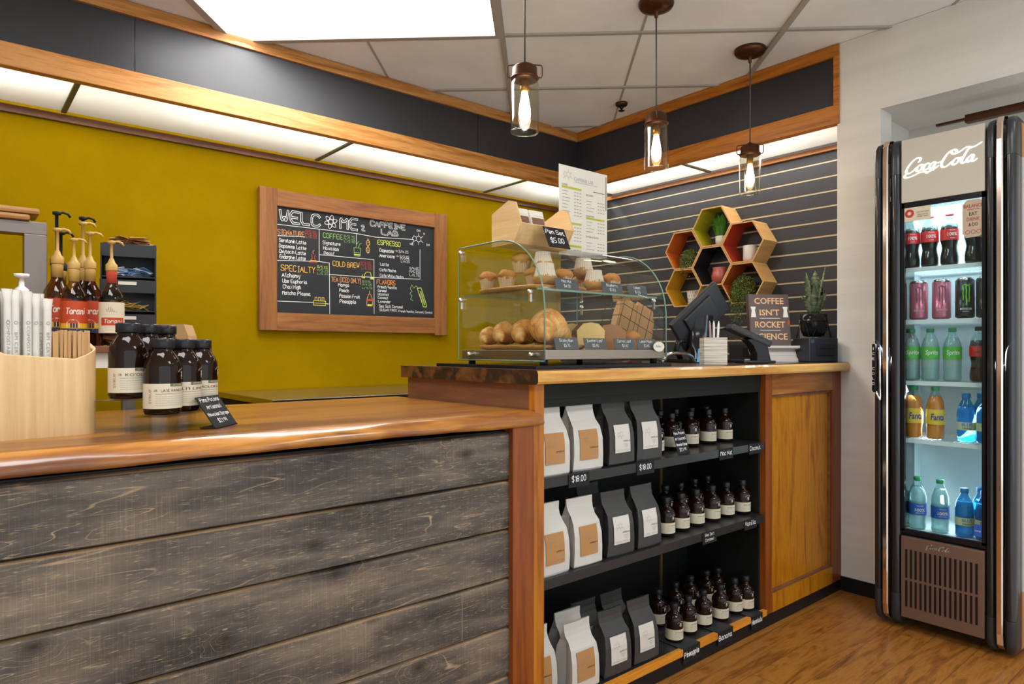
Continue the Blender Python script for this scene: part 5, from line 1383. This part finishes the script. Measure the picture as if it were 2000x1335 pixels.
g = MB(); molecule(g, 0, .055, .011, cyl(.0384, -.9), 0, .0012); ribbon(g, [(-.012, .025), (.012, .025)], .002, cyl(.0384, -.9), 0); g.build('line_drawing', M_grey_ink, t)
M_pink = mat('coral_glaze', s3('#b0544c'), .3)
t = mug('coffee_mug', 'coral pink bulbous mug with dark handle in the middle hexagon', 2.235, 1.620, M_pink, hang=-1.3, handle=False, body=[(.028, 0), (.040, .006), (.050, .028), (.051, .05), (.046, .07), (.043, .085), (.045, .098), (.041, .098), (.040, .085), (.043, .05), (0, .01)])
g = MB(); g.tube([(.040, 0, .085), (.054, 0, .112), (.070, 0, .105), (.070, 0, .08), (.050, 0, .055)], .006, 8); g.build('handle', mat('dark_pink_glaze', s3('#5d2f2c'), .3), t)
t = mug('tumbler', 'white cup with grey tick pattern in the left lower hexagon', 2.425, 1.5055, M_cer, h=.085, r=.036, handle=False, body=[(.024, 0), (.028, .003), (.037, .085), (.034, .085), (.026, .008), (0, .006)])
g = MB()
for r_ in range(4):
    for k in range(16):
        a = k*PI/8+(r_ % 2)*.2; rr = .0285+.0085*((.012+r_*.02)/.085)+.0008
        z = .012+r_*.02; g.add([(rr*math.sin(a-.07), -rr*math.cos(a-.07), z), (rr*math.sin(a+.07), -rr*math.cos(a+.07), z), ((rr+.001)*math.sin(a+.07), -(rr+.001)*math.cos(a+.07), z+.011), ((rr+.001)*math.sin(a-.07), -(rr+.001)*math.cos(a-.07), z+.011)], [(0, 1, 2, 3)])
g.build('tick_pattern', M_grey_ink, t)

# ================================================================== LEFT BACK: SYRUPS, ORGANISER, STEEL STAND
ZP = 1.1425
t = thing('condiment_organizer', 'black three-tier organizer holding packets on the prep table', 'organizer', (.486, 2.66, ZP), -.22)
M_org = mat('black_organiser', (.02, .021, .024), .55)
W2, H3 = .085, .125
g = MB()
for s_ in (-1, 1):
    pl = [(.10, 0), (-.06, 0), (-.06, .10), (-.03, .10), (-.03, .22), (.0, .22), (.0, .35), (.10, .372)]
    g.M = frame((s_*W2-(.004 if s_ > 0 else 0), 0, 0), (0, 1, 0), (0, 0, 1)); g.prism(pl, .004)
g.M = Matrix()
g.box(-W2, W2, .096, .10, 0, .372)
for z, y0 in ((0, -.06), (.12, -.03), (.24, 0)): g.box(-W2, W2, y0, .10, z, z+.004)
g.box(-W2, W2, 0, .10, .352, .356)
g.build('organizer_frame', M_org, t)
for z, y0 in ((.065, -.06), (.185, -.03), (.312, -.0)):
    MB().box(-W2, W2, y0-.002, y0+.002, z, z+.044).build('tier_lip', M_org, t)
for z, y0 in ((.091, -.0635), (.212, -.0335)): MB().box(-.03, .025, y0, y0+.001, z, z+.011).build('paper_tag', M_paper, t)
om = T(.486, 2.66, ZP) @ Rz(-.22)
for nm, lb, z, y, cols, n in (('sugar_packets', 'heap of brown sugar packets on top of the organizer', .358, .045, ('#a9793f', '#8f5f30', '#c09a66'), 22), ('sweetener_packets', 'blue and white sweetener packets in the upper tier', .246, .04, ('#4f73a8', '#9fb3c9', '#c9ced2'), 26), ('sweetener_packets', 'yellow sweetener packets in the middle tier', .126, .02, ('#c9ad55', '#d8c88a', '#b8964a'), 26), ('sweetener_packets', 'pink sweetener packets in the lower tier', .006, .0, ('#c9919b', '#d8c0c0', '#a98a8a'), 22)):
    g = MB(); rnd = random.Random(lb)
    for k in range(n):
        g.M = om @ T(rnd.uniform(-.05, .045), y+rnd.uniform(-.012, .025), z+rnd.uniform(.002, .026)) @ Rz(rnd.uniform(-1, 1)) @ Rx(rnd.uniform(-.5, .5)) @ Ry(rnd.uniform(-.35, .35))
        g.box(-.028, .028, -.018, .018, -.0008, .0008, k % 3)
    tag(g.build(nm, [mat('packet_'+c_[1:], s3(c_), .6) for c_ in cols]), lb, 'packets', kind='stuff')
g = MB(); g.M = T(.652, 2.70, ZP) @ Rz(-.5)
g.loft([[(-.045, -.07, z_), (.06-k_, -.07, z_), (.06-k_, .05, z_), (-.045, .05, z_)] for z_, k_ in ((0, 0), (.04, .006), (.08, .02))], 0, False)
tag(g.build('kraft_box', mat('kraft_card', s3('#b08a5e'), .7)), 'tan cardboard box behind the large syrup bottles', 'box')
M_rum = glassy('brown_syrup_bottle', (.45, .20, .09), .04); M_syc = glassy('clear_syrup_bottle', (.72, .58, .38), .04)
M_torr = mat('red_syrup_label', s3('#b8401c'), .5); M_gold = mat('tan_pump', s3('#bd9650'), .45); M_navy = mat('navy_band', s3('#26304f'), .5); M_yel = mat('yellow_band', s3('#d9a520'), .5)
def torani(label, loc, rz, style, pump, s=1., ph=0.):
    t = thing('syrup_pump_bottle', label, 'bottle', loc, rz, 'tall flavour syrup bottles with pumps')
    b = MB(); b.M = Matrix.Scale(s, 4); b.lathe([(.034, 0), (.040, .004), (.040, .165), (.037, .182), (.024, .205), (.0165, .222), (.0155, .255)], seg=28)
    b.build('bottle_glass', M_syc if style != 2 else M_rum, t)
    n_ = MB(); n_.M = Matrix.Scale(s, 4); n_.lathe([(.0168, .225), (.0172, .268), (.016, .272)], seg=20); n_.build('neck_wrap', [M_red if style == 1 else M_gold][0], t)
    l = MB(); l.M = Matrix.Scale(s, 4); R = .0405; fn = cyl(R+.0004, 0)
    l.lathe_open([(R, .045), (R, .155)], seg=32, mi=0 if style != 1 else 1)
    if style == 1:
        l.add([fn(-.04+k*.01, y) for y in (.072, .100) for k in range(9)], [(k, k+1, 10+k, 9+k) for k in range(8)], 0)
        yT, hh = .086, .013
        for q in range(6): ribbon(l, [(-.02+q*.006, .13+.008*math.sin(q)), (-.018+q*.006, .12)], .0015, fn, 4)
    else:
        l.add([fn(-.06+k*.01, y) for y in (.045, .060) for k in range(13)], [(k, k+1, 14+k, 13+k) for k in range(12)], 3)
        l.add([fn(-.06+k*.01, y) for y in (.060, .078) for k in range(13)], [(k, k+1, 14+k, 13+k) for k in range(12)], 2)
        l.add([fn(.021*math.cos(a)-.008, .072+.02*math.sin(a)) for a in [k*PI/6 for k in range(12)]], [tuple(range(12))], 1)
        for q in (-.016, -.008, 0): l.add([fn(q, .062), fn(q+.006, .062), fn(q+.006, .078), fn(q, .078)], [(0, 1, 2, 3)], 3)
        yT, hh = .118, .020
    tmp = MB(); ex = stroke(tmp, 'Torani', 0, 0, hh, flat(0, 0), slant=.2, jit=0)
    stroke(l, 'Torani', -.030, yT-hh*.4, hh, cyl(R+.0008, 0), 5, wd=hh*.16, sx=.060/ex, slant=.2, jit=0)
    l.build('label', [M_torr, M_cream, M_yel, M_navy, M_olive, M_paper], t)
    mm = M_gold if pump == 'tan' else M_blackm
    p = MB(); p.M = Matrix.Scale(s, 4)
    p.lathe([(.018, .268), (.019, .272), (.019, .29), (.012, .298), (.008, .31), (.005, .315), (.005, .365+ph), (.012, .367+ph), (.013, .376+ph), (0, .379+ph)], seg=18)
    p.tube([(0, 0, .371+ph), (.018, 0, .376+ph), (.032, 0, .372+ph), (.038, 0, .362+ph)], .004, 8); p.build('pump', mm, t)
    return t
for i, (x, y, rz, st, pu, s_, ph, lb) in enumerate((
    (.300, 2.46, .0, 0, 'tan', .88, .0, 'syrup bottle with red label, blue and yellow band, left of front row'),
    (.398, 2.44, -.05, 1, 'tan', .88, .0, 'syrup bottle with cream label and red neck wrap'),
    (.272, 2.60, .05, 0, 'tan', .98, .01, 'syrup bottle with curved tan pump behind the red-labelled one'),
    (.362, 2.60, .0, 2, 'tan', .95, .02, 'red-labelled syrup bottle directly behind the cream-labelled bottle'),
    (.358, 2.72, .0, 2, 'tan', 1.0, .05, 'syrup bottle with tall tan pump in the middle of the back row'),
    (.285, 2.74, .0, 0, 'black', 1.02, .07, 'tallest black-pumped bottle nearest the steel stand'),
    (.375, 2.85, .0, 2, 'black', 1.02, .08, 'black-pumped bottle at the back beside the organizer'),
    (.31, 2.86, .0, 0, 'black', 1.0, .03, 'shorter black-pumped bottle in the back row'))):
    torani(lb, (x, y, ZP), rz, st, pu, s_, ph)
t = thing('pump_dispenser', 'white pump dispenser top rising behind the straws', 'dispenser', (.165, 2.40, ZP), .3)
MB().lathe([(.034, 0), (.036, .004), (.036, .12), (.02, .14), (.017, .15)], seg=24).build('dispenser_body', M_cer, t)
MB().lathe([(.018, .148), (.018, .162), (.007, .172), (.007, .195), (.018, .197), (.019, .207), (0, .209)], seg=20).build('pump', mat('white_plastic', (.75, .74, .72), .35), t)
t = thing('pump_dispenser', 'black pump dispenser at the left edge of the picture', 'dispenser', (.062, 2.36, ZP), .3)
MB().lathe([(.034, 0), (.036, .004), (.036, .10), (.022, .125), (.02, .14)], seg=24).build('dispenser_body', M_syc, t)
MB().lathe([(.021, .135), (.021, .155), (.007, .165), (.007, .195), (.018, .197), (.019, .207), (0, .209)], seg=20).build('pump', M_blackm, t)
M_stand = mat('dull_steel', (.20, .165, .145), .36, 1.)
t = thing('steel_stand', 'square stainless steel frame stand at the far left', 'stand', (0, 0, 0))
MB().box(-.40, .245, 2.60, 2.66, 1.495, 1.535, b=.002).build('top_tube', M_stand, t)
MB().box(.185, .245, 2.60, 2.66, ZP, 1.495, b=.002).build('post', M_stand, t)
MB().box(-.40, -.34, 2.60, 2.66, ZP, 1.495, b=.002).build('post', M_stand, t)
for z, x1, lb in ((1.5352, .20, 'lower wooden board lying on the steel stand'), (1.5555, .225, 'upper rounded wooden board on the steel stand')):
    g = MB(); g.M = T(0, 0, z); g.box(-.40, x1, 2.58, 2.72, 0, .019, b=.008); tag(g.build('wooden_board', W_tray), lb, 'board', 'wooden boards on the steel stand')

# ================================================================== DRINKS COOLER
FX = 2.955
t = thing('drinks_cooler', 'slim retro drinks cooler with black pillars and glass door', 'fridge', (0, 0, 0))
M_champ = mat('champagne_chrome', (.85, .68, .56), .12, 1.)
M_pil = mat('cooler_gloss_black', (.012, .013, .016), .18, coat=.4)
M_head = mat('beige_header', s3('#c2baab'), .5)
def pillar(y0, y1, stripy):
    yc, hw = (y0+y1)/2, (y1-y0)/2
    def sec(z, k=1., dx=0.):
        p = []
        for a, b in ((y0, stripy-.011), (stripy+.011, y1)):
            c_, h_ = (a+b)/2, (b-a)/2; e = []
            for q in range(9):
                th = PI*q/8; e.append((FX+dx+.035-.040*math.sin(th)**.7*k, c_-math.cos(th)*h_, z))
            p += e
        # inward squeeze for the dome
        p = [(x, yc+(y-yc)*(.55+.45*k), z) for x, y, z in p]
        p += [(FX+.14-(1-k)*.05, yc+hw*(.55+.45*k), z), (FX+.14-(1-k)*.05, yc-hw*(.55+.45*k), z)]
        return p
    g = MB(); g.loft([sec(z) for z in (.145, 1.84)], 0, True); g.build('pillar', M_pil, t)
    g = MB(); g.loft([sec(z, k, d) for z, k, d in ((1.841, 1, -.001), (1.90, 1, -.001), (1.955, .96, .002), (1.978, .80, .012), (1.990, .5, .03))], 0, True); g.build('pillar_cap', mat('cooler_cap_black', (.03, .032, .036), .3), t)
    g = MB(); g.loft([sec(z, k, d) for z, k, d in ((.144, 1, -.001), (.07, 1, -.001), (.035, .93, .004), (.018, .7, .015))], 0, True); g.build('pillar_foot', mat('cooler_cap_black', (.03, .032, .036), .3), t)
    g = MB(); pts = [(.02, .03), (-.002, .05), (-.008, .09), (-.008, 1.90), (-.004, 1.96), (.012, 1.985), (.05, 1.994), (.10, 1.99)]
    g.loft([[(FX+x_, stripy-.011, z), (FX+x_-.005, stripy-.007, z+.001), (FX+x_-.005, stripy+.007, z+.001), (FX+x_, stripy+.011, z), (FX+x_+.03, stripy, z)] for x_, z in pts], 0, False); g.build('chrome_strip', M_champ, t)
pillar(1.070, 1.178, 1.128); pillar(.688, .785, .737)
cab = MB(); wl = .02
cab.box(FX+.10, 3.32, 1.120, 1.165, .03, 1.96).box(FX+.10, 3.32, .70, .735, .03, 1.96).box(3.30, 3.32, .70, 1.16, .03, 1.96).box(FX+.03, 3.32, .70, 1.15, 1.90, 1.96).box(FX+.03, 3.32, .70, 1.15, .06, .40)
cab.build('cabinet_shell', M_pil, t)
MB().box(FX+.07, 3.32, .684, .700, .24, 1.84, b=.002).build('side_panel', mat('pale_grey_enamel', s3('#b3b0b0'), .4), t)
MB().box(FX+.07, 3.32, .686, .700, .03, .24).box(FX+.07, 3.32, .686, .700, 1.84, 1.965).build('side_trim', mat('tan_side_trim', s3('#a9794f'), .5), t)
M_liner = mat('cooler_liner', s3('#c4d2d4'), .5)
li = MB(); li.box(3.285, 3.30, .735, 1.12, .40, 1.90).box(FX+.03, 3.30, 1.112, 1.12, .40, 1.90).box(FX+.03, 3.30, .735, .743, .40, 1.90).box(FX+.03, 3.30, .735, 1.12, .392, .402).box(FX+.02, 3.30, .735, 1.12, 1.74, 1.76); li.build('liner', M_liner, t)
MB().box(FX, FX+.03, .785, 1.07, 1.722, 1.975, b=.003).build('header_panel', M_head, t)
hf = lambda x, y: (FX-.0012, .9275-x, 1.86+y)
g = MB(); coca(g, 0, 0, .25, hf, 0, .19); g.build('script_logo', mat('lit_white_logo', (.95, .95, .95), .5, emit=(1, .98, .95), es=1.1), t)
g = MB(); g.box(FX+.004, FX+.02, 1.060, 1.072, .40, 1.722).box(FX+.004, FX+.02, .783, .795, .40, 1.722).box(FX+.004, FX+.02, .783, 1.07, 1.700, 1.722).box(FX+.004, FX+.02, .783, 1.07, .395, .41)
g.build('door_frame', M_blackg, t)
MB().box(FX+.006, FX+.010, .79, 1.066, .408, 1.702).build('door_glass', G_door, t)
MB().box(FX+.012, FX+.015, .80, .98, 1.655, 1.69).build('lamp_cover', mat('cooler_lamp_cover', (.8, .85, .9), .4, emit=(.85, .93, 1), es=1.6), t)
g = MB(); M_grl = mat('bronze_grille', s3('#8a7264'), .35, .6)
g.box(FX-.002, FX+.02, .785, 1.07, .055, .38, 0, b=.002); g.build('grille_panel', M_grl, t)
g = MB()
for r_ in ((.100, .205), (.215, .330)):
    for k in range(15): y = .806+k*.0172; g.box(FX-.0035, FX-.0021, y, y+.0075, r_[0], r_[1])
g.build('vent_slots', M_black, t)
g = MB(); coca(g, 0, 0, .085, lambda x, y: (FX-.0036, .935-x, .356+y), 0, .19); g.build('small_logo', M_paper, t)
g = MB(); g.box(FX-.030, FX-.012, 1.158, 1.172, .96, 1.155, b=.004); g.box(FX-.02, FX+.03, 1.160, 1.172, 1.13, 1.15, b=.003); g.box(FX-.02, FX+.03, 1.160, 1.172, .955, .975, b=.003); hd = g.build('door_handle', M_blackg, t)
g = MB()
for k, ch in enumerate('ICE COLD'):
    if ch != ' ': g.polys(tfit(ch, .0026 if ch == 'I' else .0085, .011), lambda a, b, k=k: (FX-.0305, 1.165-a, 1.135-k*.0205+b))
g.build('handle_lettering', M_paper, hd)
g = MB(); g.tube([(FX-.021, 1.158, .96), (FX-.024, 1.152, .945), (FX-.018, 1.146, .925), (FX-.006, 1.146, .94), (FX-.012, 1.150, 1.14)], .0045, 8); g.build('handle_chrome', M_chrome, hd)
def wire_shelf(z):
    g = MB(); g.box(FX+.035, FX+.039, .745, 1.11, z-.018, z-.001)
    for k in range(24): y = .75+k*.0155; g.box(FX+.036, 3.28, y-.0012, y+.0012, z-.005, z-.002)
    g.box(3.275, 3.28, .745, 1.11, z-.008, z-.002); g.build('wire_shelf', mat('white_wire', s3('#d5d8d6'), .4), t)
for z in (1.463, 1.252, 1.006, .772): wire_shelf(z)
light_area('cooler_lamp', (3.10, .93, 1.735), (0, 0, 0), .2, .3, 4.0, (.80, .93, 1))
light_area('cooler_lamp', (FX+.035, 1.105, 1.05), (0, math.radians(55), PI), .03, 1.3, 2.2, (.85, .96, 1))
light_area('cooler_lamp', (FX+.035, .75, 1.05), (PI/2*0, math.radians(55), 0), .03, 1.3, 2.2, (.85, .96, 1)).rotation_euler = (math.radians(-60), 0, -.6)
bpy.data.objects['cooler_lamp.001'].rotation_euler = (math.radians(60), 0, PI+.6-PI)

def pet(name, label, loc, rz, prof, liq, liqm, capc, labc, l0, l1, txt, tcol, R_, group, capz, txh=.3, shell=True, extra=None):
    t = thing(name, label, 'bottle', loc, rz, group)
    if shell: MB().lathe_open(prof, seg=26).build('bottle_shell', shell if shell is not True else G_pet, t)
    if liq: MB().lathe([(max(.001, r-.0012), z+.001) for r, z in prof if z <= liq], seg=26).build('drink', liqm, t)
    MB().lathe([(.0135, capz), (.0142, capz+.001), (.0142, capz+.014), (.0125, capz+.016), (0, capz+.016)], seg=18).build('cap', capc, t)
    l = MB(); l.lathe_open([(R_+.0006, l0), (R_+.0006, l1)], seg=30, mi=0)
    fn = cyl(R_+.0012, 0); h = l1-l0
    for k, (tx, wd, hh, dy, ci) in enumerate(txt):
        if tx == '~': coca(l, 0, l0+h*.5+dy, wd, fn, ci, .19)
        else: l.polys(tfit(tx, wd, hh, shear=.15 if tx in ('Fanta', 'Sprite') else 0, bold=.02), lambda a, b, dy=dy: fn(a, b+l0+h*.5+dy), ci)
    l.build('label', [labc]+tcol, t)
    return t
contour = [(.020, 0), (.029, .002), (.0315, .012), (.0315, .035), (.0275, .060), (.0265, .072), (.0300, .092), (.0318, .105), (.0318, .140), (.028, .160), (.020, .180), (.0125, .195), (.0125, .200)]
straight = [(.020, 0), (.029, .002), (.0315, .010), (.0300, .030), (.0315, .060), (.0318, .070), (.0318, .125), (.030, .145), (.022, .170), (.0130, .190), (.0125, .197)]
short = [(.020, 0), (.028, .002), (.030, .010), (.0290, .022), (.0300, .034), (.0290, .046), (.030, .058), (.030, .092), (.0290, .100), (.026, .115), (.017, .132), (.0128, .140), (.0125, .147)]
M_cola = mat('cola', (.012, .006, .004), .12); M_rlab = mat('cola_red_label', (.60, .02, .02), .4); M_orng = mat('orange_soda', (.85, .22, .01), .2); M_clearl = mat('pale_soda', (.62, .72, .70), .15, trans=.5)
M_sil = mat('silver_label', (.55, .56, .58), .35, .5); M_glab = mat('bright_green_label', (.10, .42, .05), .45); M_gcap = mat('green_cap', (.02, .28, .10), .4); M_rcap = mat('red_cap', (.5, .02, .02), .4)
M_bcap = mat('blue_cap', (.02, .20, .50), .4); M_blab = mat('deep_blue_label', (.02, .10, .42), .45); M_flab = mat('soda_yellow_label', s3('#e0b83c'), .5); M_blulab = mat('navy_lettering', (.02, .04, .25), .5)
M_wl = mat('pale_green_label', s3('#c2c7a0'), .6); M_water = mat('blue_water', (.22, .55, .72), .12, trans=.5)
face = math.radians(-62)     # labels turned toward the room, a little toward the counter
def fa(k): return face+rnd.uniform(-.15, .15)
rnd = random.Random(11)
X0 = 3.040
for k, (y, lb) in enumerate(((1.062, 'cola bottle with red label at the far left of the top cooler shelf'), (.995, 'second red-labelled cola bottle on the top cooler shelf'), (.925, 'third red-labelled cola bottle on the top cooler shelf'))):
    pet('cola_bottle', lb, (X0, y, 1.4635), fa(k), contour, .165, M_cola, M_rcap, M_rlab, .098, .142, [('100%', .034, .014, .001, 1), ('Recycled', .020, .005, .016, 1), ('bottle', .016, .004, -.014, 1)], [M_paper], .0318, 'cola bottles in the cooler', .197)
pet('cola_bottle', 'silver-labelled cola bottle at the right of the top cooler shelf', (X0, .842, 1.4635), fa(4), contour, .165, M_cola, M_sil, M_sil, .098, .142, [('0%', .024, .014, .001, 1)], [M_rlab], .0318, 'cola bottles in the cooler', .197)
for k, (y, lb, pk) in enumerate(((1.035, 'pink energy drink can at the left of the second cooler shelf', 1), (.953, 'second pink energy drink can on the second cooler shelf', 1), (.872, 'black energy drink can with green claw mark, second shelf', 0), (.802, 'black energy drink can at the right end of the second shelf', 0))):
    t = thing('drink_can', lb, 'can', (X0, y, 1.2525), face-.1, 'energy drink cans in the cooler')
    MB().lathe([(.024, 0), (.0325, .006), (.0330, .010), (.0330, .146)], seg=32).build('can_body', mat('pink_can', s3('#bd6478'), .28, .4) if pk else mat('black_can', (.012, .012, .013), .25, .3), t)
    MB().lathe([(.0330, .1462), (.028, .156), (.0275, .158), (.0262, .155), (0, .154)], seg=32).build('can_lid', M_chrome, t)
    g = MB(); fn = cyl(.0334, 0)
    for x0_, ln in ((-.010, .055), (0, .075), (.010, .062)):
        nib(g, [(x0_-.001, .125), (x0_+.001, .11), (x0_-.0005, .125-ln*.5), (x0_+.001, .125-ln*.75), (x0_, .125-ln)], .0019, .0008, fn, 0)
    nib(g, [(-.013, .125), (-.004, .131), (.004, .126), (.013, .13)], .001, .0022, fn, 0)
    g.polys(tfit('MONSTER', .040, .008, bold=.02), lambda a, b: fn(a, b+.036), 1)
    g.polys(tfit('ENERGY', .022, .004), lambda a, b: fn(a, b+.026), 1)
    g.build('can_print', [mat('dark_pink_print', s3('#7d4450'), .5) if pk else mat('claw_green', (.16, .60, .03), .4), mat('pink_print', s3('#d8a0ac'), .5) if pk else M_paper], t)
for k, (y, lb) in enumerate(((1.062, 'lemon-lime soda bottle at the left of the third cooler shelf'), (.993, 'second lemon-lime soda bottle on the third cooler shelf'), (.915, 'third lemon-lime soda bottle on the third cooler shelf'))):
    pet('soda_bottle', lb, (X0, y, 1.0065), fa(k), straight, .17, M_clearl, M_gcap, M_glab, .086, .136, [('Sprite', .048, .024, 0, 1)], [M_paper, mat('lemon_yellow', (.7, .65, .05), .5)], .0318, 'lemon-lime soda bottles', .194)
pet('cola_bottle', 'cola bottle with script label at the right of the third cooler shelf', (X0, .825, 1.0065), fa(4), contour, .16, M_cola, mat('black_cap', (.02, .02, .02), .4), M_rlab, .098, .138, [('~', .046, .02, 0, 1)], [M_ink], .0318, 'cola bottles in the cooler', .197)
for k, (y, lb, x) in enumerate(((1.098, 'orange soda bottle half hidden at the left edge of the cooler', 3.08), (1.052, 'orange soda bottle with blue lettering, left of the pair', X0), (.975, 'orange soda bottle with blue lettering, right of the pair', X0))):
    if k == 0: continue
    pet('soda_bottle', lb, (x, y, .7725), fa(k), straight, .172, M_orng, M_gcap, M_flab, .060, .120, [('Fanta', .050, .026, 0, 1)], [M_blulab], .0318, 'orange soda bottles', .194)
for k, (x, y, z, lb) in enumerate(((X0, .868, .7725, 'blue water bottle on the fourth shelf, left of two'), (X0+.065, .835, .7725, 'blue water bottle in the rear of the fourth shelf'), (X0, .803, .7725, 'blue water bottle on the fourth shelf, right end'),
        (X0, .874, .4025, 'blue water bottle on the cooler floor, left of two'), (X0+.068, .838, .4025, 'blue water bottle at the rear of the cooler floor'), (X0, .806, .4025, 'blue water bottle on the cooler floor, right end'))):
    s_ = pet('water_bottle', lb, (x, y, z), fa(k), short, .130, M_water, M_bcap, M_wl, .040, .066, [('BLUE', .034, .010, .005, 1), ('Hawaii', .030, .007, -.006, 2)], [mat('blue_lettering', (.1, .2, .45), .5), M_olive], .0300, 'small blue water bottles', .144, shell=G_blue)
    s_.scale = (1.05, 1.05, 1.18)
for k, (y, lb) in enumerate(((1.040, 'clear water bottle with deep blue label, left of the pair on the cooler floor'), (.958, 'clear water bottle with deep blue label, right of the pair on the cooler floor'))):
    pet('water_bottle', lb, (X0, y, .4025), fa(k), straight, .17, mat('clear_water', (.60, .78, .82), .1, trans=.6), M_gcap, M_blab, .058, .105, [('100%', .038, .013, -.002, 1), ('Recycled', .024, .005, .014, 1), ('plastic bottle', .030, .004, -.014, 1)], [M_paper], .0318, 'deep blue-labelled water bottles', .194)
# stickers on the door
g = MB(); g.box(FX+.0045, FX+.0055, .965, 1.062, 1.645, 1.700, 0); sf = lambda x, y: (FX+.0042, 1.0135-x, 1.6725+y)
g.add([sf(-.028+.017*math.cos(a), .004+.017*math.sin(a)) for a in [k*PI/10 for k in range(20)]], [tuple(range(20))], 1)
sf2 = lambda x, y: (FX+.0040, 1.0135-x, 1.6725+y); g.add([sf2(-.028+.007*math.cos(a), .004+.007*math.sin(a)) for a in [k*PI/8 for k in range(16)]], [tuple(range(16))], 0)
for tx, y, wd in (('LIKE NO NEW', .006, .046), ('DELICIOUS', -.004, .036), ('ORDER TODAY', -.012, .040)): g.polys(tfit(tx, wd, .0055), lambda a, b: sf(a+.020, b+y), 2)
tag(g.build('door_sticker', [M_cream, mat('sticker_red', s3('#b8301c'), .5), M_ink]), 'small rectangular sticker with red ring on the cooler glass', 'sticker')
g = MB(); sc2 = lambda x, y: (FX+.0042, .822-x, 1.625+y)
pl = [(-.036, -.055), (-.02, -.068), (.02, -.068), (.036, -.055), (.036, .055), (.02, .072), (-.02, .072), (-.036, .055)]
g.add([(FX+.0048, .822-x, 1.625+y) for x, y in pl]+[(FX+.0056, .822-x, 1.625+y) for x, y in pl], [tuple(range(8)), tuple(range(8, 16))]+[(k, (k+1) % 8, 8+(k+1) % 8, 8+k) for k in range(8)], 0)
for tx, y, wd, c_ in (('BALANCE', .048, .062, 1), ('WHAT YOU', .035, .04, 1), ('EAT', .018, .026, 2), ('DRINK', -.002, .042, 1), ('& DO', -.022, .030, 2)): g.polys(tfit(tx, wd, .013 if c_ == 2 or tx != 'WHAT YOU' else .005, bold=.01), lambda a, b: sc2(a, b+y), c_)
for q in (-.018, 0, .018): ribbon(g, [(q+.007*math.cos(a), -.050+.007*math.sin(a)) for a in [k*PI/6 for k in range(13)]], .0015, sc2, 1)
tag(g.build('door_sticker', [mat('tan_sticker', s3('#b9a48c'), .6), mat('sticker_rose', s3('#a5404a'), .5), M_ink]), 'tan sticker reading Balance what you eat drink and do', 'sticker')
g = MB(); g.box(FX+.0045, FX+.0055, .795, .82, .43, .475, 0); g.polys(tfit('energy', .02, .006), lambda a, b: (FX+.004, .8075-a, .45+b), 1)
tag(g.build('door_sticker', [M_blab, M_paper]), 'tiny blue sticker at the bottom right of the cooler glass', 'sticker')
# second cooler past the frame edge and the track above
o = MB().box(3.55, 3.59, -.6, 1.02, 2.165, 2.20, b=.002).box(3.56, 3.58, 1.02, 1.14, 2.18, 2.19).build('ceiling_track', M_bronze); tag(o, 'dark metal track across the niche above the drinks cooler', 'track')
